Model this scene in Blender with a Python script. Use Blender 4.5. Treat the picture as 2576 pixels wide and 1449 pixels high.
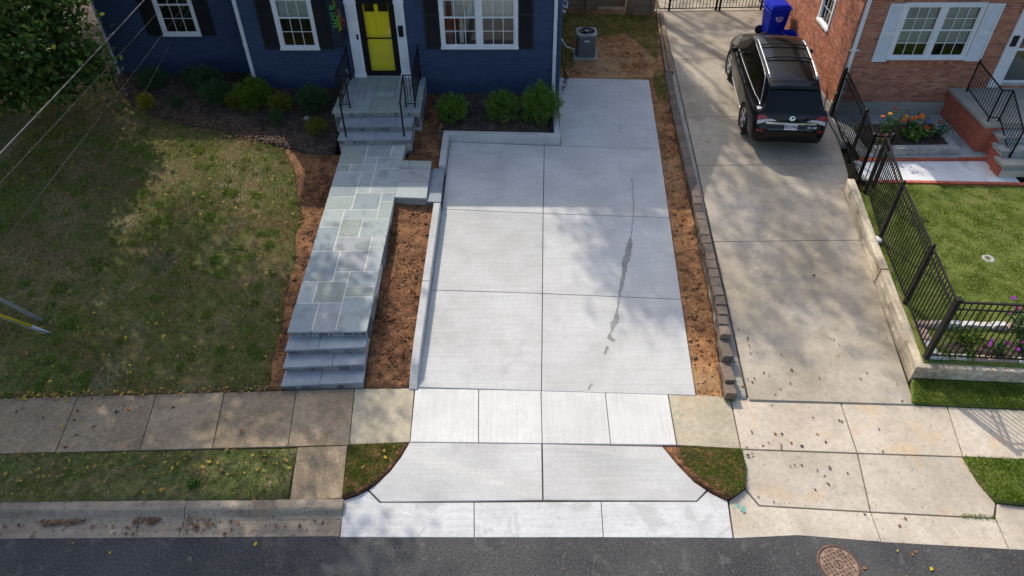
import bpy, math, random
import numpy as np
from mathutils import Vector, Matrix
R = math.radians
random.seed(7); rng = np.random.default_rng(7)
scene = bpy.context.scene
for o in list(bpy.data.objects): bpy.data.objects.remove(o)
C = bpy.data.collections.new("place"); scene.collection.children.link(C)

# ------------------------------------------------------------------ camera
CAM_H, PITCH, ROLL, FPX = 10.5, R(42.1), R(-0.6), 1786.0 / 2576.0
cam_d = bpy.data.cameras.new("camera"); cam_d.sensor_width = 36; cam_d.lens = FPX * 36
cam_d.clip_start = 0.1; cam_d.clip_end = 600
cam = bpy.data.objects.new("camera", cam_d); C.objects.link(cam); scene.camera = cam
fwd = Vector((0, math.cos(PITCH), -math.sin(PITCH))); rgt = Vector((1, 0, 0)); up = rgt.cross(fwd)
cr = rgt * math.cos(ROLL) + up * math.sin(ROLL); cu = -rgt * math.sin(ROLL) + up * math.cos(ROLL)
m3 = Matrix((cr, cu, -fwd)).transposed().to_4x4(); m3.translation = (0, 0, CAM_H); cam.matrix_world = m3

# ------------------------------------------------------------------ sky and sun
SUN_TO = Vector((-0.505, 0.870, 1.0)).normalized()       # direction towards the sun
SUN_EL = math.asin(SUN_TO.z); SUN_AZ = math.atan2(SUN_TO.x, SUN_TO.y)
world = bpy.data.worlds.new("World"); scene.world = world; world.use_nodes = True
wn = world.node_tree; bg = wn.nodes["Background"]
sky = wn.nodes.new("ShaderNodeTexSky"); sky.sky_type = 'NISHITA'; sky.sun_disc = False
sky.sun_elevation = SUN_EL; sky.sun_rotation = SUN_AZ; sky.air_density = 1.0; sky.dust_density = 3.0; sky.ozone_density = 1.0
wn.links.new(sky.outputs[0], bg.inputs[0]); bg.inputs[1].default_value = 0.145
sun_d = bpy.data.lights.new("sun", 'SUN'); sun_d.energy = 2.6; sun_d.angle = R(0.55); sun_d.color = (1.0, 0.93, 0.81)
sun = bpy.data.objects.new("sun", sun_d); C.objects.link(sun); sun.location = (-20, 35, 40)
sun.rotation_euler = SUN_TO.to_track_quat('Z', 'Y').to_euler()
vs = scene.view_settings; vs.view_transform = 'Standard'; vs.look = 'None'; vs.gamma = 1.0; vs.use_curve_mapping = False
vs.exposure = 0.55

# ------------------------------------------------------------------ materials
MATS = {}
def newmat(name):
    m = bpy.data.materials.new(name); m.use_nodes = True; MATS[name] = m
    nt = m.node_tree; return m, nt, nt.nodes["Principled BSDF"]
def N(nt, t, **kw):
    n = nt.nodes.new(t)
    for k, v in kw.items(): setattr(n, k, v)
    return n
def c4(c): return (c[0], c[1], c[2], 1.0)
def noise(nt, vec, scale, detail=4, rough=0.55, stretch=None, dist=0.0):
    if stretch:
        mp = N(nt, "ShaderNodeMapping"); mp.inputs['Scale'].default_value = stretch; nt.links.new(vec, mp.inputs[0]); vec = mp.outputs[0]
    n = N(nt, "ShaderNodeTexNoise"); n.inputs['Scale'].default_value = scale; n.inputs['Detail'].default_value = detail
    n.inputs['Roughness'].default_value = rough; n.inputs['Distortion'].default_value = dist; nt.links.new(vec, n.inputs['Vector']); return n.outputs[0]
def ramp(nt, fac, stops):
    r = N(nt, "ShaderNodeValToRGB"); e = r.color_ramp.elements
    while len(e) < len(stops): e.new(0.5)
    for el, (p, col) in zip(e, stops):
        el.position = p; el.color = c4(col) if not isinstance(col, (int, float)) else (col, col, col, 1)
    nt.links.new(fac, r.inputs[0]); return r.outputs[0]
def mix(nt, fac, a, b, mode='MIX'):
    n = N(nt, "ShaderNodeMix", data_type='RGBA', blend_type=mode)
    if isinstance(fac, (int, float)): n.inputs[0].default_value = fac
    else: nt.links.new(fac, n.inputs[0])
    for i, v in ((6, a), (7, b)):
        if isinstance(v, tuple): n.inputs[i].default_value = c4(v)
        else: nt.links.new(v, n.inputs[i])
    return n.outputs[2]
def pos(nt): return N(nt, "ShaderNodeNewGeometry").outputs['Position']
def rnd(nt):
    a = N(nt, "ShaderNodeObjectInfo").outputs['Random']; b = N(nt, "ShaderNodeNewGeometry").outputs['Random Per Island']
    s = N(nt, "ShaderNodeMath", operation='ADD'); nt.links.new(a, s.inputs[0]); nt.links.new(b, s.inputs[1])
    f = N(nt, "ShaderNodeMath", operation='FRACT'); nt.links.new(s.outputs[0], f.inputs[0]); return f.outputs[0]
def bumpit(nt, b, h, strength, dist=0.01):
    n = N(nt, "ShaderNodeBump"); n.inputs['Strength'].default_value = strength; n.inputs['Distance'].default_value = dist
    nt.links.new(h, n.inputs['Height']); nt.links.new(n.outputs[0], b.inputs['Normal'])
def surf(name, cols, scale=3.0, rough=0.85, fine=40.0, fineamt=0.25, bump=0.3, bd=0.006, rand=None, streak=None, blotch=None, spec=0.3, stretch=None, metal=0.0, mid=None, tone=0.0):
    """cols: ramp colours over a large noise; fine: grain; rand: colours picked at random per piece; streak: (stretch, amount); blotch: (scale, lo, hi, colour)"""
    m, nt, b = newmat(name); p = pos(nt)
    k = len(cols); base = ramp(nt, noise(nt, p, scale, 5, 0.6, stretch), [(0.36 + 0.28 * i / max(1, k - 1), c) for i, c in enumerate(cols)]) if k > 1 else None
    col = base if base is not None else cols[0]
    if rand:
        rc = ramp(nt, rnd(nt), [(i / len(rand), c) for i, c in enumerate(rand)])
        nt.nodes[-1].color_ramp.interpolation = 'CONSTANT'
        col = mix(nt, 0.8, col, rc)
    fn = noise(nt, p, fine, 3, 0.65)
    g = ramp(nt, fn, [(0.34, 1 - fineamt), (0.66, 1 + fineamt)]) if fineamt else None
    if g is not None: col = mix(nt, 1.0, col, g, 'MULTIPLY')
    if mid: col = mix(nt, 1.0, col, ramp(nt, noise(nt, p, mid[0], 4, 0.7), [(0.36, 1 - mid[1]), (0.64, 1 + mid[1])]), 'MULTIPLY')
    if tone: col = mix(nt, 1.0, col, ramp(nt, N(nt, 'ShaderNodeObjectInfo').outputs['Random'], [(0.0, 1 - tone), (1.0, 1 + tone)]), 'MULTIPLY')
    if streak:
        sn = noise(nt, p, 1.0, 3, 0.6, streak[0]); col = mix(nt, 1.0, col, ramp(nt, sn, [(0.37, 1 - streak[1]), (0.63, 1 + streak[1])]), 'MULTIPLY')
    if blotch:
        for (sc, lo, hi, bc, amt) in blotch:
            f = ramp(nt, noise(nt, p, sc, 4, 0.55, None, 0.6), [(lo, 0.0), (hi, amt)]); col = mix(nt, f, col, bc)
    if isinstance(col, tuple): b.inputs['Base Color'].default_value = c4(col)
    else: nt.links.new(col, b.inputs['Base Color'])
    b.inputs['Roughness'].default_value = rough; b.inputs['Specular IOR Level'].default_value = spec; b.inputs['Metallic'].default_value = metal
    if bump: bumpit(nt, b, fn, bump, bd)
    return m
surf("new_concrete", [(0.489, 0.479, 0.452), (0.572, 0.561, 0.532)], 1.1, .9, 60, .05, .15, .003, streak=((1.0, 26, 1), .045), blotch=[(1.3, .54, .70, (0.422, 0.413, 0.388), .6), (9, .64, .70, (0.412, 0.398, 0.368), .4), (50, .68, .72, (0.258, 0.245, 0.219), .6)], mid=(18, .05), tone=0.045)
surf("new_walk_concrete", [(0.556, 0.545, 0.517), (0.631, 0.62, 0.585)], 1.3, .9, 60, .05, .15, .003, streak=((26, 1.0, 1), .045), blotch=[(1.6, .56, .72, (0.535, 0.525, 0.497), .5), (50, .69, .73, (0.283, 0.27, 0.244), .6)], mid=(18, .04), tone=0.035)
surf("new_gutter_concrete", [(.52, .515, .50), (.61, .605, .59)], 1.6, .9, 60, .06, .15, .003, streak=((1.0, 24, 1), .06), blotch=[(1.8, .54, .58, (.42, .415, .40), .6), (14, .64, .69, (.36, .345, .32), .6)], mid=(16, .05), tone=0.04)
surf("curb_concrete", [(.45, .445, .43), (.54, .53, .51)], 2.2, .9, 70, .07, .2, .003, blotch=[(2.4, .54, .68, (.42, .405, .375), .6)], mid=(16, .07))
surf("old_concrete", [(0.243, 0.183, 0.117), (0.343, 0.263, 0.173)], 1.1, .92, 90, .2, .3, .004, blotch=[(1.9, .53, .70, (0.193, 0.143, 0.0918), .6), (26, .60, .66, (0.125, 0.0952, 0.0656), .6), (36, .61, .66, (0.573, 0.47, 0.347), .7)], mid=(11, .16), tone=0.1)
surf("neighbor_concrete", [(0.341, 0.292, 0.22), (0.462, 0.402, 0.319)], .8, .92, 80, .12, .25, .004, blotch=[(.9, .50, .70, (0.264, 0.22, 0.165), .65), (20, .63, .68, (0.198, 0.165, 0.132), .55), (2.6, .62, .72, (0.506, 0.407, 0.286), .5)], mid=(10, .10), tone=0.05)
surf("apron_concrete", [(.45, .385, .30), (.56, .49, .395)], .9, .92, 80, .1, .25, .004, blotch=[(1.2, .51, .70, (.37, .315, .25), .65), (1.5, .58, .68, (.56, .38, .21), .5), (24, .62, .67, (.20, .165, .13), .65)], mid=(10, .09), tone=0.05)
surf("beige_concrete", [(.36, .31, .22), (.46, .40, .295)], 1.3, .92, 90, .12, .3, .004, blotch=[(24, .62, .67, (.17, .15, .12), .65), (1.3, .57, .72, (.48, .33, .18), .5)], mid=(10, .12))
surf("gutter_concrete", [(0.243, 0.2, 0.149), (0.347, 0.284, 0.212)], 1.3, .92, 80, .18, .3, .004, streak=((.6, 12, 3), .12), blotch=[(18, .61, .66, (0.0924, 0.0735, 0.0542), .75), (1.5, .56, .70, (0.439, 0.294, 0.154), .4)], mid=(10, .12))
surf("white_concrete", [(.60, .60, .59), (.72, .72, .71)], 1.8, .85, 60, .05, .2, .003, blotch=[(2.3, .6, .64, (.42, .42, .42), .55)])
surf("asphalt", [(0.044, 0.044, 0.0449), (0.0748, 0.0739, 0.073)], .7, .93, 60, .45, .6, .008, blotch=[(.5, .53, .70, (0.101, 0.0994, 0.0968), .45), (2.4, .61, .66, (0.132, 0.128, 0.123), .4), (34, .62, .66, (0.185, 0.176, 0.158), .65), (44, .63, .67, (0.0194, 0.0194, 0.0202), .7), (9, .67, .71, (0.229, 0.194, 0.141), .5)], mid=(30, .35))
surf("bluestone", [(0.27, 0.309, 0.312), (0.369, 0.401, 0.392)], 2.0, .8, 55, .08, .2, .003, rand=[(0.289, 0.332, 0.34), (0.369, 0.407, 0.397), (0.332, 0.376, 0.335), (0.358, 0.364, 0.369), (0.265, 0.309, 0.324), (0.407, 0.443, 0.415), (0.314, 0.346, 0.295), (0.381, 0.413, 0.408)], blotch=[(2.6, .53, .68, (0.203, 0.234, 0.21), .6)], mid=(12, .07))
surf("tread_stone", [(0.246, 0.28, 0.312), (0.312, 0.341, 0.369)], 1.8, .75, 55, .07, .15, .003, blotch=[(2.0, .54, .70, (0.199, 0.223, 0.242), .55)], mid=(12, .06), tone=0.08)
surf("mortar", [(.62, .585, .53), (.72, .69, .63)], 4, .95, 60, .1, .3, .003)
surf("grey_mortar", [(.34, .335, .32), (.42, .415, .40)], 4, .95, 60, .1, .3, .003)
surf("mosaic_stone", [(.20, .205, .20), (.30, .30, .29)], 8, .85, 50, .2, .4, .004, rand=[(.10, .115, .13), (.22, .225, .215), (.145, .16, .17), (.28, .275, .25), (.18, .18, .17), (.075, .09, .105), (.30, .295, .275)])
surf("soil_red", [(.135, .058, .026), (.26, .122, .055)], 2.2, 0.97, 24, .4, .8, .025, blotch=[(5, .51, .60, (.075, .036, .019), .8), (30, .63, .68, (.38, .26, .17), .65), (1.6, .55, .68, (.34, .165, .07), .6), (13, .60, .66, (.06, .03, .017), .7)], mid=(7, .28))
surf("soil_orange", [(.235, .105, .040), (.39, .195, .082)], 1.9, 0.97, 24, .4, .8, .025, blotch=[(4.4, .52, .62, (.135, .06, .026), .8), (30, .64, .68, (.48, .36, .25), .65), (.9, .54, .68, (.45, .285, .14), .7), (13, .61, .66, (.11, .05, .024), .6)], mid=(7, .26))
surf("mulch", [(.05, .037, .030), (.10, .075, .06)], 4, .97, 30, .6, 1.0, .04, blotch=[(24, .60, .65, (.22, .16, .115), .7), (1.6, .56, .74, (.15, .095, .065), .6)], mid=(12, .4))
surf("lawn_soil", [(.085, .105, .030), (.15, .135, .055)], 1.2, .97, 40, .45, .8, .02, blotch=[(.8, .53, .66, (.27, .20, .11), .75), (2.3, .58, .66, (.16, .10, .055), .6)], mid=(9, .4))
surf("lush_soil", [(.10, .13, .025), (.15, .18, .035)], 1.2, .97, 40, .4, .8, .02, blotch=[(1.4, .57, .72, (.26, .22, .09), .6)], mid=(9, .25))
surf("earth", [(.07, .06, .035), (.12, .095, .06)], .5, .97, 20, .3, .5, .02)
surf("blue_brick", [(0.0254, 0.0465, 0.0986), (0.0336, 0.0607, 0.125)], 1.2, .65, 60, .12, .3, .003, rand=[(0.0276, 0.05, 0.105), (0.0317, 0.0571, 0.118), (0.0348, 0.0626, 0.125), (0.0296, 0.0536, 0.111)], spec=.3, mid=(5, .14), blotch=[(1.4, .60, .74, (.045, .068, .125), .4)])
surf("blue_mortar", [(0.0422, 0.073, 0.149), (0.095, 0.126, 0.203)], 1.6, .75, 60, .1, .2, .003)
surf("red_brick", [(.36, .135, .078), (.45, .18, .105)], 6, .9, 70, .2, .4, .004, rand=[(.38, .14, .08), (.46, .185, .105), (.32, .115, .068), (.42, .16, .095), (.25, .095, .068), (.50, .21, .125), (.40, .145, .078)], blotch=[(1.1, .62, .74, (.55, .44, .39), .35)], mid=(10, .1))
surf("new_red_brick", [(.42, .10, .055), (.50, .13, .07)], 6, .9, 70, .15, .3, .004, rand=[(.43, .105, .058), (.50, .135, .075), (.38, .09, .055), (.47, .12, .062)])
surf("brick_mortar", [(.50, .42, .33), (.62, .53, .42)], 5, .95, 60, .12, .3, .003)
surf("white_paint", [(.70, .71, .72), (.78, .79, .80)], 3, .55, 30, .03, .05, .002, spec=.4)
surf("grey_white_paint", [(.56, .58, .61), (.63, .65, .68)], 3, .5, 30, .03, .05, .002)
surf("foundation", [(.30, .285, .24), (.38, .36, .31)], 2, .95, 60, .12, .3, .003)
surf("black_metal", [(.006, .006, .0065), (.010, .010, .0105)], 4, .5, 30, .08, .05, .002, spec=.2)
surf("thin_wire", [(.03, .03, .03), (.05, .05, .05)], 4, .7, 30, .1, 0)
surf("bronze_metal", [(.018, .0155, .0135), (.030, .025, .021)], 4, .6, 40, .12, .1, .002, spec=.2)
surf("shutter_black", [(.013, .0125, .013), (.019, .018, .018)], 3, .6, 30, .1, .05, .002)
surf("dark_room", [(.010, .010, .011), (.022, .020, .019)], 2, .95, 10, .2, 0)  # darkness of the unlit interior put into the backdrop colour
surf("window_blind", [(.46, .49, .44), (.54, .56, .51)], 2, .8, 20, .04, 0, streak=((.3, .3, 60), .05))
surf("curtain_red", [(.12, .03, .015), (.18, .05, .03)], 3, .9, 20, .2, 0)
surf("yellow_paint", [(.90, .77, .006), (.94, .82, .008)], 2, .45, 30, .03, .05, .002, spec=.5)
surf("old_timber", [(.42, .345, .24), (.58, .50, .375)], 1.2, .92, 50, .15, .5, .006, streak=((9, .9, 9), .25), blotch=[(1.8, .56, .66, (.24, .195, .135), .65), (11, .66, .70, (.10, .08, .06), .7)], mid=(9, .12))
surf("fence_wood", [(.20, .135, .085), (.27, .19, .125)], 2, .9, 40, .15, .4, .004, streak=((1, 1, 20), .15))
surf("wall_block", [(0.156, 0.125, 0.0976), (0.206, 0.164, 0.13)], 6, .95, 60, .25, .6, .006, rand=[(0.142, 0.112, 0.0886), (0.184, 0.141, 0.107), (0.156, 0.125, 0.1), (0.206, 0.157, 0.118), (0.131, 0.105, 0.0853)], blotch=[(3, .58, .72, (0.255, 0.144, 0.059), .4)], mid=(14, .15))
surf("edging_stone", [(.40, .32, .27), (.50, .42, .36)], 6, .92, 50, .25, .7, .008, rand=[(.42, .28, .215), (.55, .55, .54), (.38, .26, .20), (.50, .42, .34), (.60, .60, .60), (.35, .25, .20)])
surf("bark", [(.075, .06, .047), (.13, .11, .09)], 9, .95, 30, .3, .8, .02, streak=((6, 6, 1), .2))
surf("pole_wood", [(.13, .10, .075), (.18, .145, .11)], 4, .95, 30, .2, .5, .01)
surf("wire_cable", [(.05, .049, .047), (.13, .127, .122)], 9, .7, 40, .2, .2, .002)
surf("galvanized", [(.42, .42, .42), (.52, .52, .52)], 6, .45, 40, .1, .1, .002, metal=.4)
surf("yellow_plastic", [(.52, .38, .015), (.62, .46, .03)], 3, .5, 30, .08, .05, .002)
surf("blue_plastic", [(.002, .014, .34), (.004, .022, .44)], 2, .5, 30, .06, .05, .002, spec=.15)
surf("bright_blue_plastic", [(.003, .03, .46), (.005, .045, .55)], 2, .5, 30, .05, .05, .002, spec=.15)
surf("ac_grey", [(.115, .118, .122), (.15, .152, .155)], 3, .5, 40, .08, .1, .002)
surf("ac_light", [(.22, .235, .24), (.27, .28, .285)], 3, .5, 40, .06, .05, .002)
surf("white_plastic", [(.72, .72, .74), (.80, .80, .81)], 3, .4, 30, .02, 0)
surf("solar_panel", [(.02, .025, .05), (.03, .035, .07)], 3, .2, 30, .05, 0)
surf("rust_iron", [(.085, .05, .038), (.14, .08, .058)], 4, .8, 40, .25, .4, .004, blotch=[(3, .58, .7, (.24, .13, .085), .5)])
surf("dusty_iron", [(.21, .145, .105), (.30, .21, .155)], 4, .85, 40, .2, .3, .004)
surf("bumper_sheen", [(.05, .055, .065), (.08, .085, .095)], 4, .3, 30, .05, 0, spec=.6)  # sky reflection on the bumper shelf, painted as a glossy grey
surf("rubber", [(.014, .014, .014), (.022, .022, .021)], 4, .8, 40, .2, .2, .003)
surf("alloy", [(.55, .55, .56), (.66, .66, .67)], 3, .3, 30, .03, 0, metal=.7)
surf("chrome", [(.72, .73, .75), (.80, .81, .82)], 3, .12, 30, .02, 0, metal=1.0)
surf("tail_red", [(.25, .006, .012), (.36, .012, .02)], 6, .15, 30, .05, 0, spec=.6)
surf("tail_clear", [(.52, .50, .52), (.70, .70, .72)], 12, .12, 30, .05, 0, spec=.6)
surf("plate_white", [(.62, .62, .62), (.70, .70, .70)], 8, .5, 30, .03, 0)
surf("plate_ink", [(.02, .02, .03), (.03, .03, .04)], 8, .5, 30, .03, 0)
surf("trim_black", [(.014, .014, .015), (.02, .02, .021)], 4, .55, 30, .05, 0)
surf("orange_paint", [(.80, .16, .06), (.85, .22, .09)], 9, .9, 30, .1, 0)
surf("teal_paint", [(0.132, 0.336, 0.304), (0.22, 0.4, 0.36)], 9, .9, 30, .1, 0)
surf("pebble", [(.22, .13, .075), (.36, .24, .16)], 9, .9, 30, .3, .3, .004)
surf("stone_pale", [(0.272, 0.264, 0.248), (0.352, 0.344, 0.328)], 5, .92, 40, .15, .4, .006, mid=(10, .12))
for nm, col in (("flag_black", (.022, .026, .035)), ("flag_green", (.09, .42, .05)), ("flag_yellow", (.50, .50, .02)), ("flag_orange", (.42, .24, .06)), ("flag_red", (.45, .02, .02)), ("flag_blue", (.02, .08, .40))):
    surf(nm, [tuple(.85 * v for v in col), col], 4, .85, 50, .08, .1, .002)
for nm, col in (("petal_orange", (.75, .15, .012)), ("petal_red", (.62, .03, .012)), ("petal_amber", (.72, .30, .04)), ("petal_purple", (.30, .02, .32)), ("petal_violet", (.16, .10, .48)), ("petal_maroon", (.20, .03, .05)), ("petal_magenta", (.36, .012, .20))):
    surf(nm, [tuple(.8 * v for v in col), col], 20, .7, 50, .15, 0)
def wet(name):
    m, nt, b = newmat(name); p = pos(nt)
    nt.links.new(ramp(nt, noise(nt, p, 5, 4), [(.38, (.21, .205, .19)), (.62, (.27, .265, .25))]), b.inputs['Base Color']); b.inputs['Roughness'].default_value = .6
wet("wet_concrete")
def glass(name, tint=(.9, .95, .95), gl=1.5):
    m, nt, b = newmat(name); out = nt.nodes["Material Output"]
    t = N(nt, "ShaderNodeBsdfTransparent"); t.inputs[0].default_value = c4(tint)
    g = N(nt, "ShaderNodeBsdfGlossy"); g.inputs['Roughness'].default_value = .03; g.inputs[0].default_value = (1, 1, 1, 1)
    f = N(nt, "ShaderNodeFresnel"); f.inputs[0].default_value = 1.5
    mul = N(nt, "ShaderNodeMath", operation='MULTIPLY'); mul.inputs[1].default_value = gl; nt.links.new(f.outputs[0], mul.inputs[0])
    mx = N(nt, "ShaderNodeMixShader"); nt.links.new(mul.outputs[0], mx.inputs[0]); nt.links.new(t.outputs[0], mx.inputs[1]); nt.links.new(g.outputs[0], mx.inputs[2]); nt.links.new(mx.outputs[0], out.inputs[0])
glass("window_glass"); glass("door_glass", (.97, .97, .95), .8)
def carpaint(name, col, rough, coat):
    m, nt, b = newmat(name); p = pos(nt)
    nt.links.new(ramp(nt, noise(nt, p, 3, 3), [(.3, col), (.7, tuple(v * 1.5 for v in col))]), b.inputs['Base Color'])
    nt.links.new(ramp(nt, noise(nt, p, 2.5, 4), [(.35, rough), (.75, rough + .1)]), b.inputs['Roughness'])
    b.inputs['Coat Weight'].default_value = coat; b.inputs['Coat Roughness'].default_value = .03; b.inputs['Specular IOR Level'].default_value = .12
carpaint("car_paint", (.0025, .0024, .0024), .3, .5); carpaint("car_glass", (.003, .0032, .0035), .1, 0.5)
def foliage(name, cols, trans=.35, rough=.55, patch=None, patchscale=.8):
    """cols: picked per leaf; patch: second colour set taken where a large world noise is high"""
    m, nt, b = newmat(name); p = pos(nt); r = N(nt, "ShaderNodeNewGeometry").outputs['Random Per Island']
    col = ramp(nt, r, [(i / max(1, len(cols) - 1), c) for i, c in enumerate(cols)])
    if patch:
        for pc, sc, lo, hi in patch:
            col = mix(nt, ramp(nt, noise(nt, p, sc, 4, .6, None, .5), [(lo, 0.0), (hi, 1.0)]), col, ramp(nt, r, [(i / max(1, len(pc) - 1), c) for i, c in enumerate(pc)]))
    nt.links.new(col, b.inputs['Base Color']); b.inputs['Roughness'].default_value = rough; b.inputs['Specular IOR Level'].default_value = .12
    if trans:
        tr = N(nt, "ShaderNodeBsdfTranslucent"); nt.links.new(col, tr.inputs[0]); mx = N(nt, "ShaderNodeMixShader"); mx.inputs[0].default_value = trans
        nt.links.new(b.outputs[0], mx.inputs[1]); nt.links.new(tr.outputs[0], mx.inputs[2]); nt.links.new(mx.outputs[0], nt.nodes["Material Output"].inputs[0])
DRY = [(.34, .26, .15), (.44, .35, .21), (.26, .20, .11)]
foliage("grass_dry", [(0.0732, 0.114, 0.0193), (0.176, 0.221, 0.0364), (0.322, 0.336, 0.0605), (0.498, 0.429, 0.109)], .25, .8, [([(0.528, 0.362, 0.169), (0.703, 0.496, 0.254), (0.352, 0.228, 0.109)], .55, .515, .63), ([(0.0587, 0.154, 0.0424), (0.11, 0.228, 0.0605)], .8, .57, .66), ([(0.498, 0.295, 0.133), (0.263, 0.147, 0.0726)], 2.4, .57, .66)])
foliage("grass_lush", [(.06, .125, .010), (.12, .20, .016), (.19, .27, .026), (.26, .31, .045)], .25, .8, [([(.34, .31, .09), (.24, .27, .06)], .9, .55, .72), ([(.055, .12, .012), (.09, .16, .018)], .8, .57, .72)])
foliage("grass_verge", [(0.075, 0.15, 0.024), (0.15, 0.247, 0.042), (0.24, 0.315, 0.063), (0.315, 0.33, 0.09)], .35, .7, [(DRY, 1.1, .60, .74)])
foliage("maple_leaves", [(.032, .075, .022), (.055, .115, .028), (.085, .155, .034), (.12, .19, .04), (.19, .21, .04)], .35, .5)
foliage("canopy_leaves", [(0.025, 0.05, 0.014), (0.04, 0.08, 0.02), (0.06, 0.1, 0.024)], .3, .55)
foliage("boxwood_leaves", [(0.0461, 0.111, 0.0221), (0.0918, 0.194, 0.0332), (0.157, 0.286, 0.0461), (0.221, 0.341, 0.0554)], .3, .5)
foliage("dark_shrub_leaves", [(0.0342, 0.0798, 0.0342), (0.057, 0.123, 0.0456), (0.0855, 0.162, 0.057)], .3, .5)
foliage("olive_shrub_leaves", [(0.096, 0.12, 0.0192), (0.16, 0.184, 0.0256), (0.24, 0.24, 0.032)], .3, .5)
foliage("gold_shrub_leaves", [(0.196, 0.182, 0.0168), (0.308, 0.266, 0.0252), (0.392, 0.322, 0.035)], .3, .5)
foliage("lime_shrub_leaves", [(0.054, 0.108, 0.0144), (0.108, 0.186, 0.0192), (0.192, 0.276, 0.03)], .3, .5)
foliage("garden_leaves", [(0.048, 0.104, 0.032), (0.08, 0.16, 0.0448), (0.128, 0.208, 0.064), (0.192, 0.24, 0.096)], .3, .5)
foliage("litter", [(.10, .05, .025), (.20, .10, .045), (.30, .17, .07), (.42, .25, .05), (.48, .36, .03), (.16, .085, .05), (.34, .24, .16)], .15, .8)
foliage("litter_brown", [(0.0825, 0.0525, 0.0375), (0.15, 0.09, 0.06), (0.24, 0.15, 0.09), (0.112, 0.0675, 0.045), (0.33, 0.195, 0.112)], .1, .85)
foliage("straw", [(.34, .26, .14), (.46, .36, .20), (.26, .18, .10), (.38, .30, .12)], .2, .85)
foliage("leaf_yellow", [(.50, .36, .03), (.55, .42, .04)], .15, .8); foliage("leaf_brown", [(.20, .09, .05), (.16, .07, .04)], .1, .85); foliage("leaf_dark", [(.05, .035, .03), (.07, .05, .035)], .1, .85); foliage("leaf_orange", [(.40, .17, .05), (.36, .14, .05)], .1, .85)
M = MATS

# ------------------------------------------------------------------ mesh helpers
class G:
    def __init__(s): s.v = []; s.f = []
    def add(s, vs, fs):
        k = len(s.v); s.v += [tuple(v) for v in vs]; s.f += [tuple(i + k for i in f) for f in fs]; return s
    def box(s, x0, x1, y0, y1, z0, z1):
        return s.add([(x0, y0, z0), (x1, y0, z0), (x1, y1, z0), (x0, y1, z0), (x0, y0, z1), (x1, y0, z1), (x1, y1, z1), (x0, y1, z1)],
                     [(0, 3, 2, 1), (4, 5, 6, 7), (0, 1, 5, 4), (1, 2, 6, 5), (2, 3, 7, 6), (3, 0, 4, 7)])
    def bar(s, a, b, w, h=None, upv=(0, 0, 1)):           # square bar between two points
        a = Vector(a); b = Vector(b); h = h or w; d = (b - a).normalized(); u = Vector(upv)
        if abs(d.dot(u)) > .98: u = Vector((0, 1, 0))
        x = d.cross(u).normalized() * w / 2; y = x.cross(d).normalized() * h / 2
        vs = [p + sx * x + sy * y for p in (a, b) for sx, sy in ((-1, -1), (1, -1), (1, 1), (-1, 1))]
        return s.add(vs, [(0, 1, 2, 3), (7, 6, 5, 4), (0, 4, 5, 1), (1, 5, 6, 2), (2, 6, 7, 3), (3, 7, 4, 0)])
    def tube(s, pts, r, n=8, cap=True):
        pts = [Vector(p) for p in pts]; rs = r if isinstance(r, (list, tuple)) else [r] * len(pts); vs = []; fs = []
        ref = Vector((0, 0, 1))
        for i, p in enumerate(pts):
            d = (pts[min(i + 1, len(pts) - 1)] - pts[max(i - 1, 0)]).normalized()
            u = ref if abs(d.dot(ref)) < .95 else Vector((1, 0, 0))
            x = d.cross(u).normalized(); y = x.cross(d).normalized()
            vs += [p + (x * math.cos(2 * math.pi * k / n) + y * math.sin(2 * math.pi * k / n)) * rs[i] for k in range(n)]
        for i in range(len(pts) - 1):
            for k in range(n):
                k2 = (k + 1) % n; fs.append((i * n + k, i * n + k2, (i + 1) * n + k2, (i + 1) * n + k))
        if cap: fs += [tuple(range(n - 1, -1, -1)), tuple(range((len(pts) - 1) * n, len(pts) * n))]
        return s.add(vs, fs)
    def lathe(s, prof, n=24, c=(0, 0, 0), axis='z'):
        vs = []; fs = []
        for r, h in prof:
            for k in range(n):
                a = 2 * math.pi * k / n; x, y = r * math.cos(a), r * math.sin(a)
                vs.append((c[0] + x, c[1] + y, c[2] + h) if axis == 'z' else (c[0] + h, c[1] + x, c[2] + y) if axis == 'x' else (c[0] + x, c[1] + h, c[2] + y))
        for i in range(len(prof) - 1):
            for k in range(n):
                k2 = (k + 1) % n; fs.append((i * n + k, i * n + k2, (i + 1) * n + k2, (i + 1) * n + k))
        return s.add(vs, fs)
    def plate(s, top, depth, ch=0.0):                     # slab from a top outline (3-D points, counter-clockwise), optional chamfer
        n = len(top); top = [Vector(p) for p in top]
        if ch:
            ins = inset(top, ch); mid = [p - Vector((0, 0, ch)) for p in top]; bot = [p - Vector((0, 0, depth)) for p in top]
            vs = ins + mid + bot; fs = [tuple(range(n))]
            for i in range(n):
                j = (i + 1) % n; fs += [(n + i, n + j, j, i), (2 * n + i, 2 * n + j, n + j, n + i)]
        else:
            vs = top + [p - Vector((0, 0, depth)) for p in top]; fs = [tuple(range(n))]
            for i in range(n):
                j = (i + 1) % n; fs.append((n + i, n + j, j, i))
        return s.add(vs, fs)
    def mesh(s, name="mesh", smooth=False):
        me = bpy.data.meshes.new(name); me.from_pydata(s.v, [], s.f); me.update()
        if smooth: me.polygons.foreach_set("use_smooth", [True] * len(me.polygons))
        return me
    def build(s, name, mat, parent=None, smooth=False, bevel=0, loc=None, rot=None):
        return ob(name, s.mesh(name, smooth), mat, parent, bevel, loc, rot)
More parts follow.
